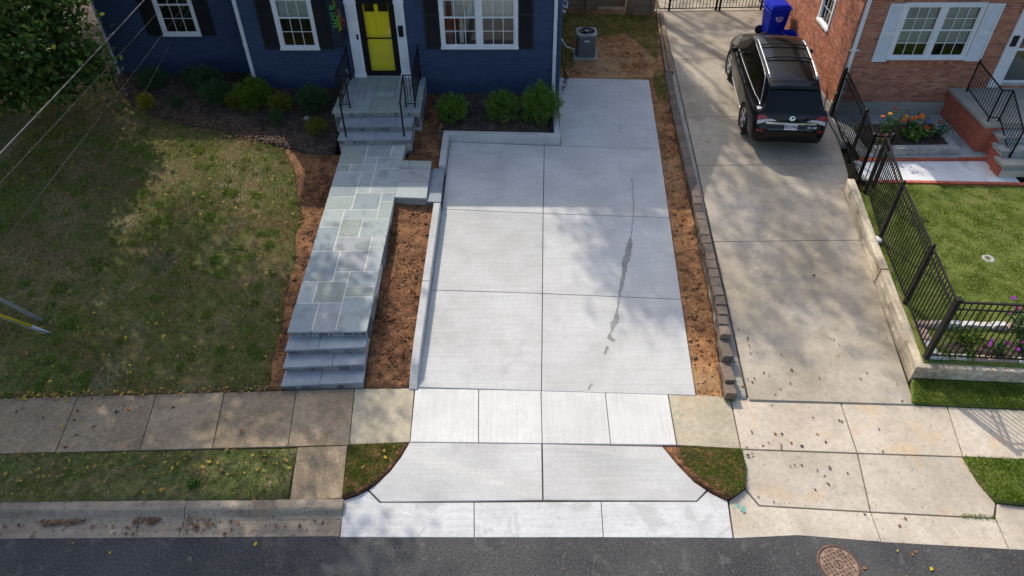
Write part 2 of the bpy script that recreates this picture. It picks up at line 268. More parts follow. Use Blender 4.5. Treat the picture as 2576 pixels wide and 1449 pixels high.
def inset(top, d):
    n = len(top); out = []
    for i in range(n):
        a, b, c = top[i - 1], top[i], top[(i + 1) % n]
        e1 = (b - a).to_2d(); e2 = (c - b).to_2d()
        if e1.length < 1e-6 or e2.length < 1e-6: out.append(b.copy()); continue
        n1 = Vector((-e1.y, e1.x)).normalized(); n2 = Vector((-e2.y, e2.x)).normalized(); bis = n1 + n2
        k = d / max(.35, (1 + n1.dot(n2)) / 2) / 2
        q = b.to_2d() + bis * k; out.append(Vector((q.x, q.y, b.z)))
    return out
def ob(name, me, mat, parent=None, bevel=0, loc=None, rot=None):
    o = bpy.data.objects.new(name, me); C.objects.link(o)
    if mat and not me.materials: me.materials.append(M[mat] if isinstance(mat, str) else mat)
    if parent: o.parent = parent
    if loc is not None: o.location = loc
    if rot is not None: o.rotation_euler = rot
    if bevel:
        b = o.modifiers.new("bevel", 'BEVEL'); b.width = bevel; b.segments = 2; b.limit_method = 'ANGLE'
    return o
def tag(o, label, cat, group=None):
    o['label'] = label; o['category'] = cat
    if group: o['group'] = group
    return o
def thing(name, label, cat, loc=(0, 0, 0), rotz=0, group=None):
    o = bpy.data.objects.new(name, None); o.empty_display_size = .2; C.objects.link(o); o.location = loc; o.rotation_euler = (0, 0, rotz)
    return tag(o, label, cat, group)
def structure(o, label=None):
    o['kind'] = 'structure'
    if label: o['label'] = label
    return o
def stuff(o, label=None, cat=None):
    o['kind'] = 'stuff'
    if label: o['label'] = label
    if cat: o['category'] = cat
    return o
def copy_tree(o, parent=None):
    c = o.copy(); C.objects.link(c)
    if parent is not None: c.parent = parent
    for ch in list(o.children): copy_tree(ch, c)
    return c
def text_mesh(s, size, depth=.002, bold=0.0):
    cu = bpy.data.curves.new("lettering", 'FONT'); cu.body = s; cu.size = size; cu.extrude = depth; cu.offset = bold; cu.align_x = 'CENTER'; cu.align_y = 'CENTER'; cu.resolution_u = 3
    t = bpy.data.objects.new("lettering", cu); C.objects.link(t); bpy.context.view_layer.update()
    me = bpy.data.meshes.new_from_object(t.evaluated_get(bpy.context.evaluated_depsgraph_get())); bpy.data.objects.remove(t); bpy.data.curves.remove(cu)
    me.materials.clear(); return me
def raw_mesh(name, V, F, mat):
    """numpy vertices (n,3) and faces (m,k)"""
    me = bpy.data.meshes.new(name); k = F.shape[1]
    me.vertices.add(len(V)); me.vertices.foreach_set("co", V.astype(np.float32).ravel())
    me.loops.add(F.size); me.loops.foreach_set("vertex_index", F.astype(np.int32).ravel())
    me.polygons.add(len(F)); me.polygons.foreach_set("loop_start", np.arange(0, F.size, k, dtype=np.int32)); me.polygons.foreach_set("loop_total", np.full(len(F), k, dtype=np.int32))
    me.update(calc_edges=True); me.materials.append(M[mat]); return me
def inpoly(x, y, poly):
    r = np.zeros(len(x), bool); n = len(poly)
    for i in range(n):
        x1, y1 = poly[i]; x2, y2 = poly[i - 1]
        if y1 == y2: continue
        c = ((y1 > y) != (y2 > y)) & (x < (x2 - x1) * (y - y1) / (y2 - y1) + x1); r ^= c
    return r
def lerp(a, b, t): return a + (b - a) * t
def pl(t, xs, ys): return float(np.interp(t, xs, ys))

# ------------------------------------------------------------------ levels of the land
def z_apron(y): return pl(y, [5.3, 5.7, 6.33, 7.05, 7.4, 8.5], [0, .004, .06, .19, .2, .235])
def z_drive(y): return pl(y, [8.45, 10.8, 13.2, 15.8, 19.2], [.24, .57, .89, 1.05, 1.33])
def z_ndrive(y): return pl(y, [8.1, 12.4, 15.05, 17.2, 20.3, 24, 40], [.25, .66, .94, 1.12, 1.33, 1.5, 1.9])
def z_lawn(y): return pl(y, [8.5, 9.2, 17.2, 19.4, 30], [.235, .33, 1.32, 1.5, 1.6])
def z_rlawn(y): return pl(y, [8.6, 9.5, 14.1, 15], [.70, .76, .96, 1.0])
V3 = lambda x, y, z: (x, y, z)
# base sheet reaching the horizon, a little below everything that is laid on it
gx = [-300, -60, -20, -12, -4.3, -2.7, -1.7, 3.4, 4.0, 4.6, 7.3, 7.6, 13, 20, 60, 300]; gy = [-300, -60, 5.6, 6.3, 7.3, 8.45, 9.5, 11, 13, 15, 17, 19, 22, 24, 30, 60, 300]
def z_ground(y): return pl(y, [5.6, 6.3, 7.3, 8.45, 13, 17, 22, 60, 300], [-.16, -.13, -.02, .02, .45, .85, 1.2, 1.6, 1.6])
g = G(); g.add([(x, y, z_ground(y)) for y in gy for x in gx], [(j * len(gx) + i, j * len(gx) + i + 1, (j + 1) * len(gx) + i + 1, (j + 1) * len(gx) + i) for j in range(len(gy) - 1) for i in range(len(gx) - 1)])
structure(g.build("ground", "earth"), "bare earth below the yards and pavements")

# ------------------------------------------------------------------ street
def edge_y(x): return pl(x, [-300, -9, -2.8, 3.45, 4.5, 5.77, 8, 20, 300], [5.78, 5.78, 5.76, 5.66, 5.69, 5.57, 5.40, 4.6, -20])
g = G(); xs = list(np.arange(-12, 12.01, .12)); xs = [-300, -60, -20] + xs + [20, 60, 300]; vs = []
for i, x in enumerate(xs):
    e = edge_y(x) + (random.uniform(-.012, .022) if abs(x) < 12 else 0); vs += [(x, -25, 0.0), (x, 0, 0.0), (x, e, 0.0)]
g.add(vs, [f for i in range(len(xs) - 1) for f in ((3 * i, 3 * i + 3, 3 * i + 4, 3 * i + 1), (3 * i + 1, 3 * i + 4, 3 * i + 5, 3 * i + 2))])
structure(g.build("street", "asphalt"), "worn dark grey asphalt street along the bottom of the picture")

# ------------------------------------------------------------------ sidewalk, apron, kerb (each slab its own piece)
def slab(parent, pts, zf, mat, name="concrete_slab", gap=.006, depth=.10, ch=.006):
    top = [Vector((x, y, zf(y) if callable(zf) else zf)) for x, y in pts]
    if sum((top[i].x - top[i - 1].x) * (top[i].y + top[i - 1].y) for i in range(len(top))) > 0: top.reverse()
    top = inset(top, gap); return G().plate(top, depth, ch).build(name, mat, parent)
def z_walk(y): return pl(y, [7.0, 8.6], [.19, .235])
def bedding(name, pts, zf, dz, mat, label):
    top = [Vector((x, y, zf(y) - dz)) for x, y in pts]
    if sum((top[i].x - top[i - 1].x) * (top[i].y + top[i - 1].y) for i in range(len(top))) > 0: top.reverse()
    return structure(G().plate(top, .06).build(name, mat), label)
swb = lambda x: pl(x, [-30, -9.5, -2.9, -1.83, 2.86, 3.98, 7.85, 30], [8.3, 8.46, 8.61, 8.60, 8.42, 8.32, 8.05, 6.5])
swf = lambda x: pl(x, [-30, -8.9, -2.87, -1.8, 2.83, 3.93, 7.65, 30], [7.0, 7.26, 7.36, 7.41, 7.29, 7.2, 7.0, 5.5])
sw = bedding("sidewalk", [(x, swf(x)) for x in (-30, -9, -2.9, 2.85, 4, 12)] + [(x, swb(x)) for x in (12, 4, 2.85, -2.9, -9, -30)], z_walk, .04, "earth", "concrete sidewalk of square slabs running across the picture")
jx = [(-14.5, -14.3), (-12.6, -12.4), (-11.1, -10.95), (-9.55, -9.42), (-8.08, -7.95), (-6.63, -6.50), (-5.38, -5.24), (-4.04, -3.93), (-2.96, -2.87), (-1.84, -1.81)]
for (b0, f0), (b1, f1) in zip(jx, jx[1:]):
    slab(sw, [(f0, swf(f0)), (f1, swf(f1)), (b1, swb(b1)), (b0, swb(b0))], lambda y: z_walk(y) + random.uniform(-.004, .004), "beige_concrete" if b0 > -3 else "old_concrete")
nj = [(-1.83, -1.81), (-.64, -.61), (.52, .50), (1.71, 1.69), (2.86, 2.83)]
for (b0, f0), (b1, f1) in zip(nj, nj[1:]):
    slab(sw, [(f0, swf(f0)), (f1, swf(f1)), (b1, swb(b1)), (b0, swb(b0))], lambda y: z_walk(y) + .004, "new_walk_concrete")
slab(sw, [(2.84, swf(2.84)), (3.92, swf(3.92)), (3.99, swb(3.99)), (2.87, swb(2.87))], z_walk, "beige_concrete")
slab(sw, [(3.93, swf(3.93)), (5.89, swf(5.89)), (5.97, swb(5.97)), (4.0, swb(4.0))], z_walk, "apron_concrete")
slab(sw, [(5.90, swf(5.9)), (7.66, swf(7.66)), (7.86, swb(7.86)), (5.98, swb(5.98))], z_walk, "apron_concrete")
slab(sw, [(7.67, swf(7.67)), (9.3, swf(9.3)), (9.5, swb(9.5)), (7.87, swb(7.87))], z_walk, "apron_concrete")
slab(sw, [(9.31, swf(9.3)), (11.0, swf(11)), (11.2, swb(11.2)), (9.51, swb(9.5))], z_walk, "old_concrete")
# new driveway apron
arcL = [(-1.82, 7.41), (-1.93, 7.13), (-2.10, 6.85), (-2.31, 6.63), (-2.43, 6.54)]
arcR = [(3.20, 6.47), (3.01, 6.62), (2.78, 6.92), (2.58, 7.27)]
ap = bedding("driveway_apron", [(-2.8, 5.72), (3.47, 5.66), (3.50, 6.28), (3.19, 6.45), (2.98, 6.62), (2.56, 7.26), (-1.8, 7.38), (-2.1, 6.83), (-2.41, 6.53), (-2.8, 6.33)], z_apron, .05, "earth", "pale new concrete apron flaring down to the street")
slab(ap, [(-2.20, 6.33), (.47, 6.33), (.49, swf(.49)), ] + arcL, z_apron, "new_concrete", gap=.007)
slab(ap, [(.48, 6.33), (3.0, 6.29)] + arcR + [(.50, swf(.5))], z_apron, "new_concrete", gap=.007)
slab(ap, [(-2.78, 5.74), (-.64, 5.71), (-.66, 6.31), (-2.21, 6.32), (-2.44, 6.53), (-2.60, 6.44), (-2.81, 6.37)], z_apron, "new_gutter_concrete", "gutter_slab")
slab(ap, [(-.64, 5.71), (1.41, 5.69), (1.43, 6.30), (-.66, 6.31)], z_apron, "new_gutter_concrete", "gutter_slab")
slab(ap, [(1.41, 5.69), (3.46, 5.655), (3.51, 6.29), (3.29, 6.40), (3.21, 6.455), (3.0, 6.28), (1.43, 6.30)], z_apron, "new_gutter_concrete", "gutter_slab")
# neighbour's apron
na = bedding("neighbor_apron", [(3.49, 5.66), (5.77, 5.57), (9, 5.36), (9, 6.0), (7.85, 6.2), (7.7, 6.6), (7.63, 6.98), (3.95, 7.17), (3.86, 6.5), (3.53, 6.28)], z_apron, .05, "earth", "old cream concrete apron of the neighbour's driveway")
slab(na, [(4.01, 6.20), (5.78, 6.07), (5.89, swf(5.89) - .01), (3.94, swf(3.94) - .01), (3.92, 6.85), (3.84, 6.49)], z_apron, "apron_concrete", gap=.008)
slab(na, [(5.79, 6.07), (7.72, 5.94), (7.87, 6.19), (7.73, 6.55), (7.65, 7.0), (5.90, swf(5.9) - .01)], z_apron, "apron_concrete", gap=.008)
slab(na, [(3.475, 5.65), (4.5, 5.69), (5.77, 5.565), (5.78, 6.06), (4.0, 6.19), (3.83, 6.48), (3.53, 6.285)], z_apron, "apron_concrete", "gutter_slab", gap=.005)
slab(na, [(5.775, 5.56), (7.7, 5.42), (7.74, 5.93), (5.785, 6.06)], z_apron, "apron_concrete", "gutter_slab", gap=.005)
slab(na, [(7.71, 5.42), (9.6, 5.29), (9.6, 5.95), (7.89, 6.19), (7.75, 5.93)], z_apron, "apron_concrete", "gutter_slab", gap=.005)
# old kerb and gutter on the left, right of frame too
def kerb(x0, x1, parent):
    g = G(); prof = [(0, .003), (.27, .018), (.33, .05), (.40, .135), (.43, .15), (.565, .155), (.565, -.05), (0, -.05)]
    n = 6; vs = []; fs = []
    for i in range(n + 1):
        x = lerp(x0 + .006, x1 - .006, i / n)
        for (dy, z) in prof: vs.append((x, edge_y(x) + dy + .003 + (random.uniform(-.006, .006) if dy > .5 else 0), z))
    k = len(prof)
    for i in range(n):
        for j in range(k): j2 = (j + 1) % k; fs.append((i * k + j, (i + 1) * k + j, (i + 1) * k + j2, i * k + j2))
    fs += [tuple(range(k)), tuple(range(n * k + k - 1, n * k - 1, -1))]
    return g.add(vs, fs).build("kerb_stone", "gutter_concrete", parent)
kb = structure(thing("kerb", "", "")); del kb['category']; kb['label'] = "old grey concrete kerb and gutter with fallen leaves"
for a, b in ((-14.5, -11.4), (-11.4, -8.4), (-8.4, -5.36), (-5.36, -2.79)): kerb(a, b, kb)
pad = slab(None, [(-3.72, 6.345), (-2.84, 6.385), (-2.885, 7.345), (-3.75, 7.32)], lambda y: z_apron(y) + .02, "old_concrete", "stepping_slab")
structure(pad, "square concrete slab across the grass verge")

# ------------------------------------------------------------------ new driveway
dx_l = lambda y: pl(y, [8.5, 13.3, 16.2], [-1.78, -1.60, -1.58]); dx_r = lambda y: pl(y, [8.32, 10.6, 13, 15.7, 19], [3.38, 3.47, 3.60, 3.78, 3.98])
dw = bedding("driveway", [(-1.78, 8.6), (3.36, 8.38), (3.58, 13), (3.76, 15.7), (3.96, 18.95), (1.4, 19.1), (1.4, 15.9), (-1.6, 16.1), (-1.6, 13.3)], z_drive, .06, "earth", "new pale concrete driveway divided into large square slabs")
rows = [[(-1.79, 8.60), (.53, 8.49), (3.37, 8.35)], [(-1.69, 10.94), (.63, 10.81), (3.47, 10.62)], [(-1.60, 13.37), (.73, 13.17), (3.59, 12.99)], [(-1.56, 16.07), (.86, 15.86), (3.78, 15.67)]]
for a, b in zip(rows, rows[1:]):
    for i in range(2): slab(dw, [a[i], a[i + 1], b[i + 1], b[i]], z_drive, "new_concrete", gap=.007, depth=.14)
slab(dw, [(1.27, 15.84), (3.78, 15.67), (3.97, 18.97), (1.58, 19.12), (1.37, 19.13)], z_drive, "new_concrete", gap=.007, depth=.14)
def stain(parent, path, name="water_stain", mat="wet_concrete"):
    pts = []; k = 0
    L = []; Rr = []
    for (x, y, w) in path:
        L.append((x - w / 2 + random.uniform(-.4, .2) * w * .5, y)); Rr.append((x + w / 2 + random.uniform(-.2, .4) * w * .5, y))
    ring = Rr + L[::-1]; g = G(); n = len(path)
    vs = [(x, y, z_drive(y) + .0035) for x, y in Rr] + [(x, y, z_drive(y) + .0035) for x, y in L]
    g.add(vs, [(i, i + 1, n + i + 1, n + i) for i in range(n - 1)]); return g.build(name, mat, parent)
def stpath(pts, n):
    out = []
    for (a, b) in zip(pts, pts[1:]):
        for i in range(n):
            t = i / n; out.append((lerp(a[0], b[0], t) + random.uniform(-.012, .012), lerp(a[1], b[1], t), max(.004, lerp(a[2], b[2], t) * random.uniform(.75, 1.25))))
    out.append(pts[-1]); return out
def A(px, py, zf):                                           # ground point seen at a pixel of the 2576-wide picture
    z = .8
    for _ in range(6):
        d = fwd * 1786 + cr * (px - 1288) - cu * (py - 724.5); t = (z - CAM_H) / d.z; p = Vector((0, 0, CAM_H)) + d * t; z = zf(p.y) if callable(zf) else zf
    return p
def S8(x, y): p = A(1054.2 + .49399 * x, 306.7 + .49399 * y, z_drive); return (p.x, p.y)
stain(dw, stpath([S8(1078, 590) + (.03,), S8(1073, 620) + (.10,), S8(1062, 680) + (.13,), S8(1050, 730) + (.10,), S8(1040, 790) + (.07,), S8(1028, 850) + (.06,), S8(1016, 910) + (.05,), S8(1008, 970) + (.04,)], 7))
stain(dw, stpath([S8(1007, 972) + (.04,), S8(1005, 1000) + (.12,), S8(998, 1015) + (.13,), S8(985, 1050) + (.06,), S8(977, 1075) + (.03,)], 6))
stain(dw, stpath([S8(972, 1078) + (.03,), S8(970, 1095) + (.10,), S8(982, 1112) + (.10,), S8(996, 1120) + (.02,)], 5))
stain(dw, stpath([S8(957, 1142) + (.04,), S8(956, 1155) + (.06,), S8(948, 1185) + (.02,)], 4)); stain(dw, stpath([S8(882, 1332) + (.05,), S8(872, 1345) + (.05,), S8(862, 1368) + (.015,)], 4))
stain(dw, stpath([S8(1084, 291) + (.03,), S8(1084, 301) + (.03,)], 2)); stain(dw, stpath([S8(1086, 305) + (.01,), S8(1090, 380) + (.014,), S8(1093, 470) + (.012,), S8(1078, 590) + (.02,)], 8))
for (a, b) in ((20, 26), (31, 38), (50, 57)): stain(dw, stpath([S8(1026, a) + (.04,), S8(1027, b) + (.03,)], 3))

# low concrete walls beside the driveway
rw = structure(G().build("unused", "mortar")) if False else None
def kerbwall(name, label, path, hgt, w, mat="curb_concrete"):
    """path: (x,y,base z,height) along the inner (driveway) side; wall lies to the left of travel"""
    g = G(); vs = []; n = len(path)
    for i, (x, y, z, h) in enumerate(path):
        d = (Vector(path[min(i + 1, n - 1)][:2]) - Vector(path[max(i - 1, 0)][:2])).normalized(); nx, ny = -d.y * w, d.x * w
        vs += [(x, y, z - .1), (x, y, z + h - .012), (x + nx * .08, y + ny * .08, z + h), (x + nx * .92, y + ny * .92, z + h), (x + nx, y + ny, z + h - .012), (x + nx, y + ny, z - .1)]
    fs = [(i * 6 + k, (i + 1) * 6 + k, (i + 1) * 6 + (k + 1) % 6, i * 6 + (k + 1) % 6) for i in range(n - 1) for k in range(6)] + [(5, 4, 3, 2, 1, 0), tuple(range((n - 1) * 6, n * 6))]
    return tag(g.add(vs, fs).build(name, mat), label, "wall")
kerbwall("retaining_wall", "long low pale concrete wall between red soil strip and driveway", [(dx_l(y) - .004, y, z_drive(y), h) for y, h in ((8.56, .005), (8.75, .10), (8.95, .19), (9.6, .22), (10.95, .23))], .2, .155)
kerbwall("retaining_wall", "upper length of low concrete wall ending at bluestone side step", [(dx_l(y) - .004, y, z_drive(y), h) for y, h in ((10.965, .23), (12, .235), (13.28, .235))], .2, .155)
kerbwall("retaining_wall", "short low concrete wall between bluestone side step and planting bed", [(-1.592, 14.72, z_drive(14.72), .25), (-1.575, 15.6, z_drive(15.6), .25), (-1.565, 16.07, z_drive(16.07), .255)], .2, .15)
kerbwall("planter_wall", "pale concrete bed wall below the three boxwoods", [(-1.71, 16.08, 1.05, .255), (0, 15.965, 1.05, .26), (1.26, 15.87, 1.05, .265)], .2, .16)
kerbwall("planter_wall", "concrete bed wall return running back to downspout corner", [(1.262, 16.035, 1.08, .23), (1.275, 17.0, 1.15, .17), (1.285, 18.03, 1.22, .12)], .2, .15)

# ------------------------------------------------------------------ soil, beds, lawns
def sheet(name, pts, zf, mat, label, rough=.012, step=.16, kind=True):
    """ground patch: a jittered grid clipped to an outline, with small real unevenness"""
    xs0, ys0 = [p[0] for p in pts], [p[1] for p in pts]; nx = max(2, int((max(xs0) - min(xs0)) / step)); ny = max(2, int((max(ys0) - min(ys0)) / step))
    import bmesh
    bm = bmesh.new(); vs = [bm.verts.new((x, y, 0)) for x, y in pts]; f = bm.faces.new(vs)
    if f.normal.z < 0: f.normal_flip()
    for i in range(1, nx):
        x = min(xs0) + (max(xs0) - min(xs0)) * i / nx; bmesh.ops.bisect_plane(bm, geom=bm.verts[:] + bm.edges[:] + bm.faces[:], plane_co=(x, 0, 0), plane_no=(1, 0, 0))
    for i in range(1, ny):
        y = min(ys0) + (max(ys0) - min(ys0)) * i / ny; bmesh.ops.bisect_plane(bm, geom=bm.verts[:] + bm.edges[:] + bm.faces[:], plane_co=(0, y, 0), plane_no=(0, 1, 0))
    for v in bm.verts:
        z = zf(v.co.x, v.co.y); v.co.z = z + random.uniform(-rough, rough)
    be = [e for e in bm.edges if e.is_boundary]; ex = bmesh.ops.extrude_edge_only(bm, edges=be)
    for v in [q for q in ex['geom'] if isinstance(q, bmesh.types.BMVert)]: v.co.z -= .14
    bm.normal_update(); me = bpy.data.meshes.new(name); bm.to_mesh(me); bm.free()
    me.polygons.foreach_set("use_smooth", [True] * len(me.polygons)); o = ob(name, me, mat)
    return structure(o, label) if kind else o
LAWN_EDGE = [(-4.55, 8.66), (-4.62, 9.3), (-4.60, 10.0), (-4.70, 10.9), (-4.68, 11.8), (-4.82, 12.6), (-4.76, 13.2), (-5.05, 14.0), (-5.3, 14.9), (-5.75, 15.75)]
BED_EDGE = [(-5.75, 15.75), (-6.6, 16.1), (-7.6, 16.5), (-8.6, 16.7), (-9.5, 17.1), (-10.4, 17.9), (-11.3, 19.0)]
lawn_poly = [(-16, 8.36), (-9.5, 8.475), (-4.55, 8.6)] + LAWN_EDGE + BED_EDGE[1:] + [(-11.4, 19.35), (-16, 19.5)]
sheet("left_lawn", lawn_poly, lambda x, y: z_lawn(y) - .01, "lawn_soil", "patchy dry front lawn in tree shade", .014, .2)
sheet("soil_edge", [(-4.55, 8.6), (-4.28, 8.61), (-4.2, 15.4), (-4.5, 15.45)] + [(-5.0, 15.5)] + LAWN_EDGE[::-1], lambda x, y: z_lawn(y) + .012 + .05 * math.sin(y * 3) * .2, "soil_red", "red clay soil along left edge of stone walk", .016, .09)
sheet("side_path", [(-16, 19.45), (-11.25, 19.3), (-11.2, 30), (-20, 30)], lambda x, y: z_lawn(y) + .005, "mulch", "leafy bare side path left of the wing", .02, .4)
zbed = lambda x, y: pl(y, [15.2, 16, 17.2, 18.4, 19.5], [1.13, 1.22, 1.36, 1.52, 1.47])
sheet("mulch_bed", BED_EDGE + [(-11.3, 19.6), (-7.0, 19.6), (-7.0, 18.3), (-4.4, 18.25), (-4.4, 15.4), (-5.0, 15.45)], lambda x, y: zbed(x, y) + .02, "mulch", "dark mulch bed with leaf litter below the blue wall", .02, .12)
sheet("soil_strip", [(-2.82, 8.62), (-1.94, 8.6), (-1.74, 13.35), (-1.76, 13.9), (-2.7, 13.9)], lambda x, y: pl(y, [8.6, 9.2, 13.4, 13.9], [.235, .33, 1.0, 1.05]) + .02 * math.sin(5 * x + 3 * y), "soil_red", "red clay soil strip between stone walk and driveway wall", .018, .09)
sheet("soil_patch", [(-2.75, 14.6), (-1.75, 14.6), (-1.74, 16.1), (-1.72, 16.4), (-2.0, 18.2), (-2.5, 18.2), (-2.5, 15.2)], lambda x, y: pl(y, [14.6, 16, 18], [1.14, 1.24, 1.36]) + .03 * math.sin(7 * x + 5 * y), "soil_red", "red soil corner beside the porch steps", .022, .09)
sheet("planter_soil", [(-1.9, 16.2), (0, 16.1), (1.13, 16.0), (1.16, 18.1), (-2.2, 18.2)], lambda x, y: 1.25 + .05 * (y - 16) + .05 * math.exp(-((x + .3) ** 2 + (y - 17.8) ** 2) * 2), "mulch", "dark planting soil under the three boxwoods", .025, .09)
sheet("dirt_strip", [(3.37, 8.36), (3.86, 8.3), (4.05, 10), (4.12, 12.7), (4.25, 15.3), (4.36, 17.4), (4.5, 19.3), (3.97, 19.0), (3.78, 15.7), (3.59, 13), (3.47, 10.6)], lambda x, y: z_drive(y) - .035 + .012 * math.sin(8 * y), "soil_orange", "orange clay dirt strip right of the new driveway", .016, .09)
sheet("side_yard", [(1.36, 19.12), (3.97, 18.96), (4.45, 19.2), (4.85, 23.6), (1.36, 23.9)], lambda x, y: 1.335 + .035 * (y - 19), "soil_orange", "bare clay side yard around the air conditioner", .014, .12)
rl = [(7.55, 8.72), (9.4, 8.55), (12.6, 8.3), (14.5, 14.0), (12.0, 14.06), (8.66, 14.2), (8.15, 13.9), (7.9, 12)]
sheet("right_lawn", rl, lambda x, y: z_rlawn(y), "lush_soil", "bright green mown lawn of the brick house", .012, .2)
sheet("front_grass", [(7.23, 8.12), (7.9, 8.06), (12, 7.8), (12, 8.3), (7.44, 8.66)], lambda x, y: .25 + .16 * (y - 7.9), "lush_soil", "grass strip between timber wall and sidewalk", .012, .15)
vl = [(-16, 6.34), (-3.73, 6.34), (-3.76, 7.31), (-9, 7.25), (-16, 7.15)]
sheet("verge", vl, lambda x, y: .16 + .03 * (y - 6.34), "lawn_soil", "leaf strewn grass verge between sidewalk and kerb", .014, .15)
vt = [(-2.83, 6.40), (-2.60, 6.46), (-2.44, 6.56), (-2.33, 6.65), (-2.12, 6.87), (-1.95, 7.14), (-1.86, 7.38), (-2.86, 7.35)]
sheet("verge", vt, lambda x, y: .15 + .05 * (y - 6.34), "soil_red", "small grass wedge left of new apron curve", .01, .1)
vr = [(2.60, 7.26), (2.79, 6.94), (3.03, 6.63), (3.23, 6.47), (3.50, 6.31), (3.60, 6.33), (3.83, 6.5), (3.915, 6.85), (3.925, 7.18)]
sheet("verge", vr, lambda x, y: .15 + .05 * (y - 6.34), "soil_red", "small grass island between the two aprons", .01, .1)
vrr = [(7.67, 7.0), (7.75, 6.56), (7.89, 6.21), (12, 5.7), (12, 6.7)]
sheet("verge", vrr, lambda x, y: .13 + .05 * (y - 6), "lush_soil", "green grass verge right of the old apron", .01, .15)
# ------------------------------------------------------------------ stone walk and its lower steps
WY0, WY1 = 9.54, 15.40; wl = lambda y: pl(y, [8.5, 9.54, 15.4], [-4.31, -4.30, -4.12]); wr = lambda y: pl(y, [8.5, 9.54, 15.4], [-2.79, -2.785, -2.59])
zw = lambda y: pl(y, [9.5, 15.4], [.82, 1.40])
walk = G(); walk.plate([Vector((wl(9.56) + .02, 9.56, zw(9.56) - .004)), Vector((wr(9.56) - .02, 9.56, zw(9.56) - .004)), Vector((wr(15.4) - .02, 15.4, 1.396)), Vector((wl(15.4) + .02, 15.4, 1.396))], .5)
side_core = G(); side_core.plate([Vector((-2.66, 13.45, zw(13.45) - .004)), Vector((-1.94, 13.40, zw(13.45) - .004)), Vector((-1.92, 14.70, zw(14.7) - .004)), Vector((-2.63, 14.76, zw(14.7) - .004))], .45)
walk = structure(walk.build("stone_walk", "mortar"), "bluestone flag walk with pale joints from sidewalk to porch")
side_core.build("landing_core", "mosaic_stone", walk)  # darker stone colour stands in for the shadow on the landing side
def R7(x, y): return A(638.9 + .26449 * x, 319.4 + .26449 * y, zw)
def R8(x, y): return A(638.9 + .26449 * x, 670.8 + .26449 * y, zw)
FL = [((852, 178), (1043, 352)), ((1088, 178), (1298, 282)), ((1318, 175), (1418, 286)), ((1063, 287), (1160, 355)), ((1180, 293), (1396, 394)), ((808, 358), (908, 425)), ((925, 358), (1140, 430)), ((790, 432), (985, 543)), ((1020, 435), (1100, 618)), ((1157, 397), (1352, 625)), ((745, 547), (955, 660)),
      ((712, 663), (930, 778)), ((970, 628), (1175, 783)), ((1215, 632), (1330, 707)), ((1205, 710), (1290, 870)), ((680, 785), (810, 950)), ((862, 790), (1165, 865)), ((840, 872), (993, 1040)), ((1033, 873), (1255, 1045)), ((628, 955), (755, 1172)), ((795, 1045), (1090, 1180)), ((1120, 1050), (1232, 1135)), ((1105, 1140), (1180, 1370)), ((820, 1185), (1050, 1368))]
rects = [(R7(*a), R7(*b)) for a, b in FL] + [(R7(555, 1180), R8(745, 135))] + [(R8(*a), R8(*b)) for a, b in [((775, 45), (887, 140)), ((912, 48), (1155, 188)), ((470, 142), (550, 340)), ((607, 145), (835, 345)), ((880, 193), (1135, 283)), ((862, 288), (1070, 597)), ((410, 345), (545, 610)), ((622, 350), (775, 603))]]
# into walk coordinates: u across (0..1), v along; then snap shared lines
U = [((a.x - wl(a.y)) / (wr(a.y) - wl(a.y)), (b.x - wl(b.y)) / (wr(b.y) - wl(b.y)), a.y, b.y) for a, b in rects]
def snap(vals, tol):
    s = sorted(vals); out = {}; grp = [s[0]]
    for v in s[1:] + [1e9]:
        if v - grp[-1] < tol: grp.append(v)
        else:
            for q in grp: out[q] = sum(grp) / len(grp)
            grp = [v]
    return out
su = snap([u for r in U for u in r[:2]] + [0, 1], .035); sv = snap([v for r in U for v in r[2:]] + [WY0, WY1], .05)
def flag(parent, corners, zf, mat="bluestone", gap=.0115, depth=.04, name="flagstone", lift=0.0):
    top = [Vector((x, y, zf(y) + lift)) for x, y in corners]
    if sum((top[i].x - top[i - 1].x) * (top[i].y + top[i - 1].y) for i in range(len(top))) > 0: top.reverse()
    return G().plate(inset(top, gap), depth, .003).build(name, mat, parent)
for r in U:
    u0, u1, v1, v0 = max(0, su[r[0]]), min(1, su[r[1]]), sv[r[2]], sv[r[3]]
    if u0 < .06: u0 = 0
    if u1 > .94: u1 = 1.0
    if v0 < WY0 + .15: v0 = WY0 - .03
    if v1 > WY1 - .15: v1 = WY1
    e = lambda u, v: (lerp(wl(v) - (.012 if u == 0 else 0), wr(v) + (.012 if u == 1 else 0), u), v)
    flag(walk, [e(u0, v0), e(u1, v0), e(u1, v1), e(u0, v1)], zw, lift=random.uniform(0, .003))
# side landing towards the driveway and its step
for pts in ([(-2.615, 14.78), (-2.42, 14.77), (-2.43, 14.45), (-2.63, 14.46)], [(-2.42, 14.77), (-1.89, 14.73), (-1.895, 14.43), (-2.43, 14.45)], [(-2.63, 14.46), (-1.895, 14.43), (-1.905, 13.93), (-2.65, 13.96)], [(-2.65, 13.96), (-1.905, 13.93), (-1.915, 13.36), (-2.66, 13.41)]):
    flag(walk, pts[::-1], zw, lift=.002)
sst = thing("side_step", "single bluestone step from walk landing down to driveway", "step")
G().box(-1.93, -1.61, 13.37, 14.70, .85, 1.10).build("riser", "mosaic_stone", sst)
flag(sst, [(-1.94, 13.34), (-1.595, 13.30), (-1.60, 13.98), (-1.935, 14.0)], lambda y: 1.14, "tread_stone", .004, .04, "tread"); flag(sst, [(-1.935, 14.0), (-1.60, 13.98), (-1.60, 14.70), (-1.93, 14.72)], lambda y: 1.14, "tread_stone", .004, .04, "tread")
